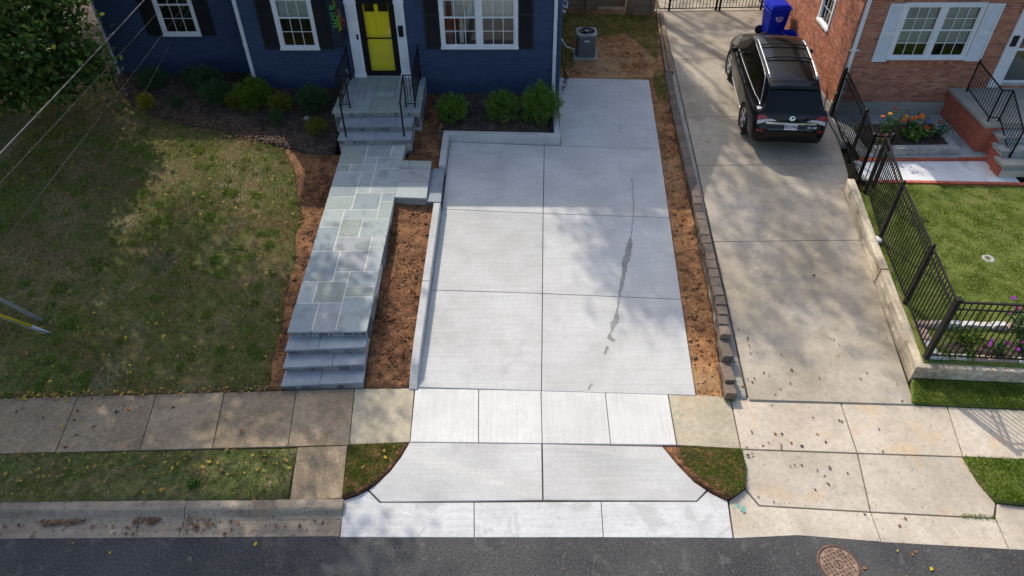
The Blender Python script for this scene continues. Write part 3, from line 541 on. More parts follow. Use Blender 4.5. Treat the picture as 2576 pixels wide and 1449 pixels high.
def mosaic(parent, x0, x1, y, z0, z1, n, depth=.012, face='front', name="riser_stone"):
    """row of irregular face stones with slanted joints, 8 mm proud of the mortar"""
    w = (x1 - x0) / n; cuts = [x0] + [x0 + w * i + random.uniform(-.35, .35) * w for i in range(1, n)] + [x1]; sl = [0] + [random.uniform(-.35, .35) * min(w, z1 - z0) for _ in range(1, n)] + [0]; jn = .007
    for i in range(n):
        a0, a1, b0, b1 = cuts[i] - sl[i] + jn, cuts[i] + sl[i] + jn, cuts[i + 1] - sl[i + 1] - jn, cuts[i + 1] + sl[i + 1] - jn
        q = [(a0, z0 + jn), (b0, z0 + jn), (b1, z1 - jn), (a1, z1 - jn)]
        if random.random() < .4: q = [(a0, z0 + jn), (b0, z0 + jn), (b1, z1 - jn - random.uniform(0, .3) * (z1 - z0)), (lerp(a1, b1, .6), z1 - jn), (a1, z1 - jn)]
        d = depth * random.uniform(.6, 1.2); k = len(q); g = G()
        if face == 'front': vs = [(x, y - d, z) for x, z in q] + [(x, y + .01, z) for x, z in q]
        else: vs = [(y + d, x, z) for x, z in q] + [(y - .01, x, z) for x, z in q]
        g.add(vs, [tuple(range(k))] + [(j, k + j, k + (j + 1) % k, (j + 1) % k) for j in range(k)]).build(name, "mosaic_stone", parent)
joints = {0: [.47], 1: [.60], 2: [.41], 3: []}
for i, (zt, yf, yl) in enumerate(((.37, 8.60, 8.93), (.52, 8.92, 9.24), (.67, 9.22, 9.56), (.82, 9.54, 9.9))):
    sk = lambda u: .06 * (u - .5)                          # steps are a touch out of square
    st = G().box(-4.29, -2.80, yf + .03, yl, zt - .32, zt - .042).build("step_core", "grey_mortar", walk)
    mosaic(st, -4.285, -2.805, yf + .028, zt - .15 + .004, zt - .044, 10 if i else 9)
    if i < 3:
        cs = [0] + joints[i] + [1]
        for a, b in zip(cs, cs[1:]):
            e0, e1 = lerp(-4.31, -2.785, a), lerp(-4.31, -2.785, b)
            flag(st, [(e0, yf + sk(a)), (e1, yf + sk(b)), (e1, yl + .03), (e0, yl + .03)], lambda y, zt=zt: zt, "tread_stone", .005, .042, "tread")
    for q in range(2): pass
for y0, y1 in ((9.6, 11.5), (11.5, 13.4)): mosaic(walk, y0, y1, wr((y0 + y1) / 2) - .025, zw(y0) - .30, zw(y0) - .05, 8, face='side', name="side_stone")

# ------------------------------------------------------------------ blue house
YAW = R(-1.31)
CAMV = Vector((0, 0, CAM_H))
def brick_field(spec):
    """spec: (x0,x1,z0,z1,openings) -> list of (x0,x1,z0,z1) bricks in running bond, clipped to openings"""
    x0, x1, z0, z1, ops = spec; L, Hh, J = .194, .0575, .0095; out = []; row = 0; z = z0
    while z + Hh <= z1 + 1e-6:
        x = x0 - (L + J) / 2 * (row % 2)
        while x < x1:
            segs = [(max(x, x0), min(x + L, x1))]
            for (a, b, c, d) in ops:
                if z + Hh > c and z < d:
                    ns = []
                    for (p, q) in segs:
                        if q <= a or p >= b: ns.append((p, q)); continue
                        if p < a - .01: ns.append((p, a))
                        if q > b + .01: ns.append((b, q))
                    segs = ns
            for p, q in segs:
                if q - p > .03: out.append((p, q, z, z + Hh))
            x += L + J
        z += Hh + J; row += 1
    return out
def wall_rects(x0, x1, z0, z1, ops):
    xs = sorted({x0, x1} | {v for o in ops for v in o[:2] if x0 < v < x1}); zs = sorted({z0, z1} | {v for o in ops for v in o[2:] if z0 < v < z1}); out = []
    for a, b in zip(xs, xs[1:]):
        for c, d in zip(zs, zs[1:]):
            if not any(o[0] <= (a + b) / 2 <= o[1] and o[2] <= (c + d) / 2 <= o[3] for o in ops): out.append((a, b, c, d))
    return out
def brick_walls(house, walls, brickmat, mortmat, limit=300, proud=.006):
    """walls: dict(frame=(origin, u axis, outward normal), x0,x1,z0,z1, bricks z range, openings) in house space"""
    todo = []
    for w in walls:
        o, u, n = (Vector(v) for v in w['frame']); g = G()
        def P(x, z, d=0, o=o, u=u, n=n): return o + u * x + Vector((0, 0, z)) + n * d
        for a, b, c, d in wall_rects(w['x0'], w['x1'], w['z0'], w['z1'], w['ops']):
            g.add([P(a, c), P(b, c), P(b, d), P(a, d), P(a, c, -.12), P(b, c, -.12), P(b, d, -.12), P(a, d, -.12)], [(0, 1, 2, 3), (7, 6, 5, 4), (0, 4, 5, 1), (1, 5, 6, 2), (2, 6, 7, 3), (3, 7, 4, 0)])
        wo = g.build("wall", mortmat, house); rest = G()
        for (a, b, c, d) in brick_field((w['bx0'], w['bx1'], w['bz0'], w['bz1'], w['ops'])):
            mid = house_world(house, P((a + b) / 2, (c + d) / 2)); full = abs((b - a) - .194) < 1e-4
            todo.append(((mid - CAMV).length if full else 1e6, wo, rest, P, u, n, a, b, c, d))
        w['rest'] = (rest, wo)
    todo.sort(key=lambda t: t[0]); shared = {}
    for k, (dist, wo, rest, P, u, n, a, b, c, d) in enumerate(todo):
        pr = proud * random.uniform(.7, 1.25)
        if k < limit and dist < 1e5:
            key = (round(u.x, 2), round(u.y, 2))
            if key not in shared:
                L, Hh = .194, .0575; q = [Vector((0, 0, 0)), u * L, u * L + Vector((0, 0, Hh)), Vector((0, 0, Hh))]
                shared[key] = G().add([p + n * proud for p in q] + [p - n * .01 for p in q], [(0, 1, 2, 3), (4, 5, 1, 0), (5, 6, 2, 1), (6, 7, 3, 2), (7, 4, 0, 3)]).mesh("brick")
                shared[key].materials.append(M[brickmat])
            br = bpy.data.objects.new("brick", shared[key]); C.objects.link(br); br.parent = wo; br.location = P(a, c, pr - proud)
        else:
            q = [P(a, c, pr), P(b, c, pr), P(b, d, pr), P(a, d, pr), P(a, c, -.01), P(b, c, -.01), P(b, d, -.01), P(a, d, -.01)]
            rest.add(q, [(0, 1, 2, 3), (4, 5, 1, 0), (5, 6, 2, 1), (6, 7, 3, 2), (7, 4, 0, 3)])
    for w in walls:
        rest, wo = w['rest']
        if rest.v: stuff(rest.build("brick_courses", brickmat, wo))
def house_world(h, p): return Vector(h.location) + Matrix.Rotation(h.rotation_euler.z, 3, 'Z') @ Vector(p)
def frame_ring(g, x0, x1, z0, z1, w, y0, y1):
    g.box(x0, x0 + w, y0, y1, z0, z1); g.box(x1 - w, x1, y0, y1, z0, z1); g.box(x0 + w, x1 - w, y0, y1, z0, z0 + w); g.box(x0 + w, x1 - w, y0, y1, z1 - w, z1)
def window(house, x0, x1, z0, z1, units, T=None, casing=.085, blind=.0, curtain=False, paint="white_paint"):
    """double-hung window with 3x2 lights per sash; local y=0 is the wall face, negative y is outward"""
    root_g = G(); frame_ring(root_g, x0, x1, z0, z1, casing, -.03, .03); root_g.box(x0 - .012, x1 + .012, -.055, .03, z0 - .015, z0 + .055)
    iw = (x1 - x0 - 2 * casing - (units - 1) * .12) / units
    for k in range(1, units): root_g.box(x0 + casing + k * iw + (k - 1) * .12, x0 + casing + k * iw + k * .12, -.028, .03, z0 + casing * .6, z1 - casing)
    win = root_g.build("window", paint, house, bevel=.004)
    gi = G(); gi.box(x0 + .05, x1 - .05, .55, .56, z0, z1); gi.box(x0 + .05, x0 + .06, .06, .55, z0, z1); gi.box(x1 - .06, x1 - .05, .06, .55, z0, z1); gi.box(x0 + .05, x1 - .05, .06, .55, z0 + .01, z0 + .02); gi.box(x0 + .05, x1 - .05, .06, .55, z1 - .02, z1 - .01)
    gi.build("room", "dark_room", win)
    zm = (z0 + z1) / 2 if not isinstance(blind, tuple) else blind[1]
    for k in range(units):
        a = x0 + casing + k * (iw + .12); b = a + iw
        for (s0, s1, yy) in ((zm - .02, z1 - casing, -.004), (z0 + casing * .75, zm + .02, .016)):
            sg = G(); frame_ring(sg, a, b, s0, s1, .038, yy - .012, yy + .016); so = sg.build("sash", paint, win)
            pa, pb, pc, pd = a + .038, b - .038, s0 + .038, s1 - .038; mg = G()
            for i in (1, 2): x = lerp(pa, pb, i / 3); mg.box(x - .008, x + .008, yy - .003, yy + .003, pc, pd)
            mg.box(pa, pb, yy - .0035, yy + .0035, (pc + pd) / 2 - .008, (pc + pd) / 2 + .008); mg.build("muntin", paint, win)
            for i in range(3):
                for j in range(2):
                    e0, e1, f0, f1 = lerp(pa, pb, i / 3), lerp(pa, pb, (i + 1) / 3), lerp(pc, pd, j / 2), lerp(pc, pd, (j + 1) / 2)
                    G().add([(e0 + .008, yy - .001, f0 + .008), (e1 - .008, yy - .001, f0 + .008), (e1 - .008, yy - .001, f1 - .008), (e0 + .008, yy - .001, f1 - .008)], [(0, 1, 2, 3)]).build("pane", "window_glass", win)
        if blind:
            bz = blind[0] if isinstance(blind, tuple) else blind
            bg_ = G(); z = z1 - casing - .02
            while z > bz: bg_.box(a + .02, b - .02, .07, .082, z - .045, z); z -= .048
            bg_.build("blind", "window_blind", win)
        if curtain and k == 0:
            cg = G(); cg.tube([(a + .16, .13, z0), (a + .16, .13, z1)], .10, 10); cg.build("curtain", "curtain_red", win)
            cg = G(); cg.bar((a + .45, .12, z0 + .1), (a + .5, .12, z1), .10, .02); cg.build("drape", "window_blind", win)
    return win
def shutter(house, x0, x1, z0, z1, mat, y=-.012):
    g = G(); frame_ring(g, x0, x1, z0, z1, .045, y - .03, y); zm = (z0 + z1) / 2; g.box(x0 + .045, x1 - .045, y - .03, y, zm - .035, zm + .035)
    for (a, b) in ((z0 + .045, zm - .035), (zm + .035, z1 - .045)):
        n = int((b - a) / .028)
        for i in range(n):
            z = a + (b - a) * i / n; g.add([(x0 + .04, y - .006, z + .02), (x1 - .04, y - .006, z + .02), (x1 - .04, y - .026, z - .003), (x0 + .04, y - .026, z - .003)], [(0, 3, 2, 1)])
    g.box(x0 + .03, x1 - .03, y - .004, y, z0 + .03, z1 - .03)
    return g.build("shutter", mat, house)
def downspout(house, x, zt, zb, y=-.04, mat="grey_white_paint", tip=None):
    g = G(); g.box(x - .045, x + .045, y - .035, y + .035, zb, zt); g.box(x - .05, x + .05, y - .04, y + .04, zb + .9, zb + .93); g.box(x - .05, x + .05, y - .04, y + .038, zb - .02, zb + .05)
    d = g.build("downspout", mat, house, bevel=.01)
    if tip: G().tube([(x, y, zb + .02), (x + tip[0] * .3, y - .03, zb - .12), (x + tip[0], y + tip[1], zb + tip[2])], .045, 10).build("elbow", tip[3], d, True)
    return d
bh = thing("blue_house", "two storey house of dark blue painted brick with yellow door", "house", (1.35, 18.06, 0), YAW)
W1 = (-3.14, -1.12, 2.66, 4.45); W2 = (-7.39, -6.36, 2.64, 4.45); DR = (-5.23, -4.27, 1.86, 4.0); W3 = (-10.92, -9.86, 2.60, 4.2)
# wing lies 1.0 behind the main front and left of x = -8.37
opsM = [W1, W2, DR]; opsW = [(W3[0], W3[1], W3[2], W3[3])]
brick_walls(bh, [
    dict(frame=((0, 0, 0), (1, 0, 0), (0, -1, 0)), x0=-8.37, x1=0, z0=1.0, z1=5.9, bx0=-8.36, bx1=-.0, bz0=1.24, bz1=4.12, ops=opsM),
    dict(frame=((0, 1.0, 0), (1, 0, 0), (0, -1, 0)), x0=-12.55, x1=-8.49, z0=1.0, z1=4.6, bx0=-12.5, bx1=-8.5, bz0=1.3, bz1=3.8, ops=opsW),
    dict(frame=((-8.37, 0, 0), (0, 1, 0), (-1, 0, 0)), x0=.12, x1=10, z0=1.0, z1=5.9, bx0=.14, bx1=.98, bz0=1.3, bz1=3.8, ops=[]),
    dict(frame=((0, 0, 0), (0, 1, 0), (1, 0, 0)), x0=.12, x1=10, z0=1.0, z1=5.9, bx0=.2, bx1=.6, bz0=1.3, bz1=1.5, ops=[]),
    dict(frame=((-12.55, 1.0, 0), (0, 1, 0), (-1, 0, 0)), x0=.12, x1=8, z0=1.0, z1=4.6, bx0=.2, bx1=.6, bz0=1.3, bz1=1.5, ops=[])], "blue_brick", "blue_mortar", 300, .004)
G().box(-8.39, .02, -.022, -.001, 1.0, 1.235).build("plinth", "blue_brick", bh)
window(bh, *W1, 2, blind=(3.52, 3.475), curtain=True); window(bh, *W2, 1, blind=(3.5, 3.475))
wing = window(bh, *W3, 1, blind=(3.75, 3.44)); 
def shift(o, dy):
    o.location.y += dy
shift(wing, 1.0)
for a, b in ((-3.53, -3.145), (-1.115, -.735), (-7.80, -7.395), (-6.355, -5.98)): shutter(bh, a, b, 2.65, 4.45, "shutter_black")
for a, b in ((-11.34, -10.93), (-9.85, -9.45)): shift(shutter(bh, a, b, 2.60, 4.2, "shutter_black"), 1.0)
# brick sills: a header course under each window
for (a, b, z, dy) in ((-3.17, -1.09, 2.645, 0), (-7.42, -6.33, 2.625, 0), (-10.95, -9.83, 2.585, 1.0)):
    n = int((b - a) / .068); sg = G()
    for i in range(n): x = lerp(a, b, i / n); sg.box(x + .003, x + (b - a) / n - .003, dy - .035, dy + .02, z - .1, z - .002)
    stuff(sg.build("brick_sill", "blue_brick", bh))
downspout(bh, -.165, 5.7, 1.62, mat="grey_white_paint", tip=(.01, -.02, -.3, "white_plastic")); downspout(bh, -8.30, 5.7, 1.84, tip=(.10, -.25, -.28, "rubber"))
# door: white fluted pilasters, black storm door with glass, yellow panel door behind
tg = G()
for a, b in ((-5.52, -5.235), (-4.265, -4.03)):
    tg.box(a, b, -.05, 0, 1.87, 4.0); tg.box(a - .02, b + .02, -.065, 0, 1.87, 1.98); tg.box(a - .015, b + .015, -.06, 0, 3.84, 3.9)
    for i in range(6): x = lerp(a + .03, b - .03, (i + .5) / 6); tg.box(x - .011, x + .011, -.062, -.049, 2.0, 3.82)
tg.box(-5.54, -4.0, -.07, 0, 4.0, 4.3)
tg.build("door_surround", "white_paint", bh)
dg = G(); frame_ring(dg, -5.23, -4.27, 1.875, 3.98, .035, -.02, .03)
door = dg.build("front_door", "black_metal", bh)
sg = G(); sg.box(-5.195, -5.075, -.012, .012, 1.91, 3.94); sg.box(-4.425, -4.305, -.012, .012, 1.91, 3.94); sg.box(-5.075, -4.425, -.012, .012, 3.82, 3.94); sg.box(-5.075, -4.425, -.012, .012, 1.91, 2.03); sg.box(-5.075, -4.425, -.012, .012, 2.915, 2.945); sg.build("storm_frame", "black_metal", door)
for z0, z1 in ((2.03, 2.915), (2.945, 3.82)): G().box(-5.075, -4.425, -.003, .003, z0, z1).build("pane", "door_glass", door)
yg = G(); yg.box(-5.19, -4.31, .07, .10, 1.90, 3.95)
for (a, b) in ((-5.05, -4.80), (-4.70, -4.45)):
    for (c, d) in ((2.10, 2.72), (2.98, 3.50)): frame_ring(yg, a, b, c, d, .035, .058, .071); yg.box(a + .06, b - .06, .062, .071, c + .06, d - .06)
yg.build("yellow_leaf", "yellow_paint", door)
for (a, b) in ((-5.05, -4.80), (-4.70, -4.45)): G().box(a, b, .066, .069, 3.60, 3.80).build("light_pane", "car_glass", door)
hg = G(); hg.box(-5.17, -5.10, -.03, -.012, 2.86, 3.06); hg.tube([(-5.135, -.05, 2.92), (-5.04, -.06, 2.92)], .012, 8); hg.tube([(-5.135, -.012, 2.92), (-5.135, -.05, 2.92)], .012, 8); hg.build("handle", "black_metal", door)
G().box(-5.33, -5.275, -.075, -.062, 2.92, 3.06).build("doorbell", "black_metal", bh, bevel=.006)
G().box(-5.235, -4.265, -.05, .02, 1.868, 1.90).build("threshold", "galvanized", bh)
rg = G()
rg.add([(-8.75, -.32, 5.86), (.38, -.32, 5.86), (.38, 5, 8.7), (-8.75, 5, 8.7), (-8.75, 10.3, 5.86), (.38, 10.3, 5.86), (-8.75, -.32, 5.72), (.38, -.32, 5.72), (.38, 10.3, 5.72), (-8.75, 10.3, 5.72)], [(0, 1, 2, 3), (3, 2, 5, 4), (0, 6, 7, 1), (6, 9, 8, 7), (4, 5, 8, 9), (0, 3, 4), (1, 5, 2), (0, 4, 9, 6), (1, 7, 8, 5)])
rg.build("roof", "shutter_black", bh)
rg = G(); rg.add([(-12.8, .75, 4.6), (-8.5, .75, 4.6), (-8.5, 4.5, 6.0), (-12.8, 4.5, 6.0), (-12.8, 8, 4.6), (-8.5, 8, 4.6), (-12.8, .75, 4.48), (-8.5, .75, 4.48), (-12.8, 8, 4.48), (-8.5, 8, 4.48)], [(0, 1, 2, 3), (3, 2, 5, 4), (0, 6, 7, 1), (6, 8, 9, 7), (0, 3, 4), (4, 5, 9, 8)]); rg.build("roof", "shutter_black", bh)
G().box(-8.8, .4, -.42, -.32, 5.74, 5.86).build("gutter", "white_paint", bh)
# corner strip of the wing, vents, tap
G().box(-12.60, -12.55, .98, 1.03, 1.4, 4.5).build("corner_trim", "grey_white_paint", bh)
G().lathe([(0, .0), (.06, .0), (.075, .03), (.06, .08), (.0, .09)], 12, (-5.72, -.09, 2.06), 'y').build("dryer_vent", "stone_pale", bh, True)
G().lathe([(0, .0), (.07, .0), (.085, .03), (.07, .08), (.0, .09)], 12, (-8.70, .90, 2.35), 'y').build("meter", "stone_pale", bh, True)
g = G(); g.tube([(-6.95, -.005, 1.58), (-6.95, -.09, 1.58), (-6.95, -.10, 1.53)], .014, 8); g.lathe([(.0, 0), (.035, 0), (.035, .015), (0, .015)], 10, (-6.95, -.075, 1.615)); g.build("garden_tap", "galvanized", bh)
g = G(); g.tube([(-8.02, -.03, 1.60), (-8.02, -.03, 1.86), (-7.92, -.05, 1.90)], .022, 8); g.build("vent_pipe", "blue_brick", bh)
# letter box beside the door
mb = thing("mailbox", "small black wall mailbox on white trim right of yellow door", "mailbox", tuple(house_world(bh, (-4.15, -.065, 3.02))), YAW)
G().box(-.055, .055, -.085, -.002, 0, .20).build("body", "black_metal", mb, bevel=.006); G().add([(-.062, -.095, .19), (.062, -.095, .19), (.062, 0, .27), (-.062, 0, .27), (-.062, -.095, .175), (.062, -.095, .175), (.062, 0, .2), (-.062, 0, .2)], [(0, 1, 2, 3), (4, 7, 6, 5), (0, 4, 5, 1), (2, 6, 7, 3), (0, 3, 7, 4), (1, 5, 6, 2)]).build("lid", "black_metal", mb)
# hanging banner
fl = thing("banner", "long dark banner with green and yellow lettering hanging left of door", "banner", tuple(house_world(bh, (-5.72, -.22, 2.78))), YAW)
def fw(u, z): return (u + .05 * math.sin(z * 2.2) - .06 * (z / 1.5) * .6, .045 * math.sin(u * 22 + z * 3.0) + .03 * math.sin(z * 5), z)
g = G(); nu, nz = 14, 26
for side in (0, .006):
    g.add([tuple(Vector(fw(-.15 + .30 * i / nu * (1 if z > .2 else .7 + 1.5 * z * .2 / .2 * .2), z)) + Vector((0, side, .0))) for z in [1.65 * j / nz for j in range(nz + 1)] for i in range(nu + 1)], [(j * (nu + 1) + i, j * (nu + 1) + i + 1, (j + 1) * (nu + 1) + i + 1, (j + 1) * (nu + 1) + i) for j in range(nz) for i in range(nu)])
g.build("cloth", "flag_black", fl, True)
for s, u, zc, size, mat in (("IS LOVE", -.085, .80, .17, "flag_green"), ("ILLEGAL", .005, .62, .12, "flag_yellow"), ("HUMAN", .0, 1.30, .13, "flag_yellow"), ("NESS IS", .06, .86, .10, "flag_orange"), ("REAL", .115, .66, .12, "flag_red"), ("LIVES", -.125, 1.42, .10, "flag_blue")):
    me = text_mesh(s, size, .0005, .003)
    for v in me.vertices:
        uu, zz = u + v.co.y, zc - v.co.x; p = fw(uu, zz); v.co = (p[0], p[1] - .004 + v.co.z, p[2])
    ob("lettering", me, mat, fl)
g = G(); g.tube([(.0, -.02, 1.66), (.05, .21, 1.62)], .012, 8); g.tube([(-.18, 0, 1.655), (.15, 0, 1.655)], .009, 8); g.build("pole", "white_paint", fl)

# ------------------------------------------------------------------ porch: landing, steps, rails
porch = thing("porch_steps", "bluestone topped stone porch and steps below the yellow door", "steps", (0, 0, 0))
core = G().box(-4.44, -2.29, 16.28, 18.12, 1.0, 1.82).build("landing", "grey_mortar", porch)
gr = [(-4.47, 17.55, -4.10, 18.13), (-4.10, 17.55, -3.52, 18.13), (-3.52, 17.30, -3.02, 18.12), (-3.02, 17.62, -2.62, 18.12), (-2.62, 17.62, -2.27, 18.12), (-4.47, 16.86, -3.78, 17.55), (-3.78, 16.98, -3.52, 17.55), (-3.52, 17.02, -3.02, 17.30), (-3.02, 17.02, -2.62, 17.62), (-2.62, 17.02, -2.27, 17.62),
      (-4.47, 16.50, -4.03, 16.86), (-4.03, 16.50, -3.54, 16.86), (-3.54, 16.21, -2.68, 17.02), (-3.78, 16.86, -3.54, 16.98), (-2.68, 16.62, -2.25, 17.02), (-4.48, 16.21, -3.54, 16.50), (-2.68, 16.20, -2.25, 16.62)]
for (x0, y0, x1, y1) in gr: flag(core, [(x0, y0), (x1, y0), (x1, y1), (x0, y1)], lambda y: 1.865, "bluestone", .006, .045)
mosaic(core, -4.43, -2.30, 16.278, 1.70, 1.815, 13)
for k in range(3): mosaic(core, 16.3, 18.1, -2.292, 1.28 + .18 * k, 1.46 + .18 * k, 7, face='side', name="side_stone")
mosaic(core, -4.43, -4.26, 16.278, 1.38, 1.69, 1); mosaic(core, -2.44, -2.30, 16.278, 1.38, 1.69, 1)
for zt, yf, yl, js, lw in ((1.71, 15.77, 16.28, [.27, .78], (-4.26, -2.43)), (1.555, 15.40, 15.80, [.5, .9], (-4.25, -2.44))):
    st = G().box(lw[0] + .02, lw[1] - .02, yf + .03, yl, 1.1, zt - .042).build("step_core", "grey_mortar", porch); cs = [0] + js + [1]
    for a, b in zip(cs, cs[1:]): flag(st, [(lerp(*lw, a), yf), (lerp(*lw, b), yf), (lerp(*lw, b), yl), (lerp(*lw, a), yl)], lambda y, zt=zt: zt, "tread_stone", .004, .042, "tread")
    mosaic(st, lw[0] + .02, lw[1] - .02, yf + .028, zt - .152, zt - .044, 11); mosaic(st, yf + .04, yl, lw[1] - .022, zt - .3, zt - .045, 3, face='side', name="side_stone")
def porch_rail(x, label, side):
    r = thing("stair_railing", label, "railing", (x, 0, 0), 0, "black railings of the blue house porch"); z = 1.866
    G().box(.22 * side - .018, .22 * side + .018, 15.512, 15.548, 1.556, 2.47).build("post", "black_metal", r)
    for y, zb, h in ((18.0, z, .95), (16.42, z, .88)): G().box(-.018, .018, y - .018, y + .018, zb, zb + h).build("post", "black_metal", r)
    for zz, w in ((z + .86, .034), (z + .10, .02)): G().bar((0, 18.0, zz), (0, 16.42, zz), w, w * .6).build("rail", "black_metal", r)
    G().bar((.22 * side, 16.42, z + .87), (.22 * side, 15.45, 1.556 + .90), .036, .022).build("rail", "black_metal", r)
    for i in range(11): y = lerp(17.88, 16.54, i / 10); G().box(-.007, .007, y - .007, y + .007, z + .10, z + .86).build("baluster", "black_metal", r)
    g = G(); s = side
    for yy in (16.42,): g.bar((0, yy, z + .86), (.22 * s, yy, z + .86), .03, .02); g.bar((0, yy, z + .10), (.22 * s, yy, z + .10), .02, .014); g.box(min(0, .22 * s) + .0, 0, yy, yy, 0, 0) if False else None
    g.build("return_rail", "black_metal", r); G().box(.22 * s - .016, .22 * s + .016, 16.404, 16.436, z, z + .88).build("post", "black_metal", r)
    for i in (1, 2): G().box(.08 * i * s - .007, .08 * i * s + .007, 16.413, 16.427, z + .10, z + .86).build("baluster", "black_metal", r)
    G().bar((.0, 16.35, 1.86 + .55), (.0, 15.53, 1.556 + .55), .001).build("rail", "black_metal", r) if False else None
    return r
porch_rail(-4.27, "black iron porch railing nearer the banner and window", 1); porch_rail(-2.40, "black iron porch railing nearer the boxwoods", -1)

# ------------------------------------------------------------------ neighbour's driveway
nl = lambda y: pl(y, [8.2, 9.94, 12.43, 15.05, 17.3, 19.4, 24, 30], [4.31, 4.38, 4.48, 4.61, 4.72, 4.83, 5.06, 5.3]); nr = lambda y: pl(y, [8.08, 8.6, 13.9, 14.6, 16, 24, 30], [7.25, 7.37, 7.9, 8.22, 8.42, 8.5, 8.5])
nd = bedding("neighbor_driveway", [(nl(y), y) for y in (30, 24, 20, 17, 15, 12, 8.3)] + [(nr(y), y) for y in (8.15, 12, 14, 14.6, 16, 24, 30)], z_ndrive, .05, "earth", "stained older concrete driveway with the black car")
for y0, y1 in ((8.22, 12.36), (12.36, 15.03), (15.03, 17.14), (17.14, 20.26), (20.26, 23.6), (23.6, 29)):
    ys = [y0] + [y for y in (13.9, 14.6, 16.0) if y0 < y < y1] + [y1]
    b0 = 8.08 if y0 < 8.3 else y0
    slab(nd, [(nl(y), y) for y in ys[::-1]] + [(nr(y), y if y > 8.3 else b0) for y in ys], z_ndrive, "neighbor_concrete", gap=.007, depth=.12)
structure(G().plate([Vector((8.45, 15.9, z_ndrive(15.9) + .03)), Vector((8.62, 15.9, z_ndrive(15.9) + .03)), Vector((8.62, 23.5, z_ndrive(23.5) + .03)), Vector((8.43, 23.5, z_ndrive(23.5) + .03))][::1], .2).build("wall_footing", "foundation"), "narrow concrete footing along the brick side wall")
# soil filling between block wall and driveway
sheet("gap_soil", [(4.0, 8.3), (4.28, 8.25), (4.36, 9.94), (4.46, 12.43), (4.59, 15.05), (4.70, 17.3), (4.81, 19.4), (5.04, 23.8), (4.7, 23.8), (4.4, 19.3), (4.25, 15.3), (4.1, 12.6)], lambda x, y: z_ndrive(y) - .01, "foundation", "narrow gritty strip beside the block wall", .006, .12)
# ------------------------------------------------------------------ block wall
bw = thing("block_wall", "low wall of brownish concrete blocks between dirt strip and neighbour's driveway", "wall")
bx = lambda y: pl(y, [8.2, 10.1, 12.8, 15.4, 17.4, 19.3], [3.86, 4.06, 4.15, 4.25, 4.34, 4.47])
def block_mesh(h, seed):
    rr = random.Random(seed); g = G(); w, l = .19, .246
    t = .012; vs = [(0, 0, 0), (w, 0, 0), (w, l, 0), (0, l, 0), (0, 0, h - t), (w, 0, h - t), (w, l, h - t), (0, l, h - t), (t, t, h), (w - t, t, h), (w - t, l - t, h), (t, l - t, h)]
    vs = [(x + rr.uniform(-.006, .006), y + rr.uniform(-.004, .004), z + rr.uniform(-.004, .004)) for x, y, z in vs]
    me = g.add(vs, [(0, 1, 5, 4), (1, 2, 6, 5), (2, 3, 7, 6), (3, 0, 4, 7), (4, 5, 9, 8), (5, 6, 10, 9), (6, 7, 11, 10), (7, 4, 8, 11), (8, 9, 10, 11), (3, 2, 1, 0)]).mesh("block"); me.materials.append(M["wall_block"]); return me
bms = [block_mesh(.145, i) for i in range(5)]
y = 8.22; i = 0; tops = {0: .18, 1: .23, 2: .15, 3: .27, 4: .19, 5: .30}
while y < 19.3:
    zd = z_ndrive(y)
    step = tops.get(i)
    if step is None: step = .31 - .003 * (i % 4) if y < 13.6 else pl(y, [13.6, 16, 19.3], [.26, .17, .10])
    for c in range(3):
        zt = zd + step - .148 * c
        if zt < zd - .03: break
        o = bpy.data.objects.new("block", bms[random.randrange(5)]); C.objects.link(o); o.parent = bw
        o.location = (bx(y) + random.uniform(-.008, .008) * (1 if y < 12 else .4) + (.03 if c else 0), y + (.1 if c % 2 else 0) + random.uniform(0, .006), zt - .145); o.rotation_euler = (math.atan(.1) if y > 10.4 else 0, 0, -.06 + random.uniform(-.03, .03) * (1 if y < 12 else .4) + (.09 if i in (2, 4) and c == 0 else 0))
    y += .252; i += 1
eg = thing("edging_boards", "brown edging boards continuing the block wall to the back gate", "edging")
for (a, b, w, z) in (((4.52, 19.4), (4.86, 23.5), .05, .10), ((4.68, 19.4), (5.0, 23.5), .12, .06)):
    G().bar((a[0], a[1], z_ndrive(a[1]) + z - .05), (b[0], b[1], z_ndrive(b[1]) + z - .05), w, .14).build("board", "fence_wood", eg)
# ------------------------------------------------------------------ timber retaining walls
tw = thing("timber_wall", "weathered pale timber retaining wall along the old driveway", "wall")
def timber(parent, a, b, z0, z1, h, w, name="timber"):
    d = (Vector(b) - Vector(a)); L = d.length; n = 5; g = G(); ax = d.normalized(); nx = Vector((-ax.y, ax.x)); vs = []
    for i in range(n + 1):
        t = i / n; c = Vector(a) + d * t; z = lerp(z0, z1, t); jig = random.uniform(-.006, .006)
        for (s, zz) in ((0, z - h), (1, z - h), (1, z - .012), (.9, z), (.1, z), (0, z - .012)):
            q = c - nx * (w * s + jig); vs.append((q.x, q.y, zz + random.uniform(-.003, .003)))
    fs = [(i * 6 + k, (i + 1) * 6 + k, (i + 1) * 6 + (k + 1) % 6, i * 6 + (k + 1) % 6) for i in range(n) for k in range(6)] + [(5, 4, 3, 2, 1, 0), tuple(range(n * 6, n * 6 + 6))]
    return g.add(vs, fs).build(name, "old_timber", parent)
for (a, b, z0, z1) in (((7.39, 8.62), (7.60, 11.05), .66, .93), ((7.585, 11.06), (7.93, 14.08), .95, 1.14)):
    for c in range(3): timber(tw, a, b, z0 - .142 * c, z1 - .142 * c, .138, .165)
tf = thing("timber_wall", "timber retaining wall with fence shadow stripes facing the sidewalk", "wall")
for c in range(2): timber(tf, (12.4, 8.22 - .006 * c), (7.43, 8.60 - .004 * c), .665 - .142 * c, .665 - .142 * c, .138, .17)
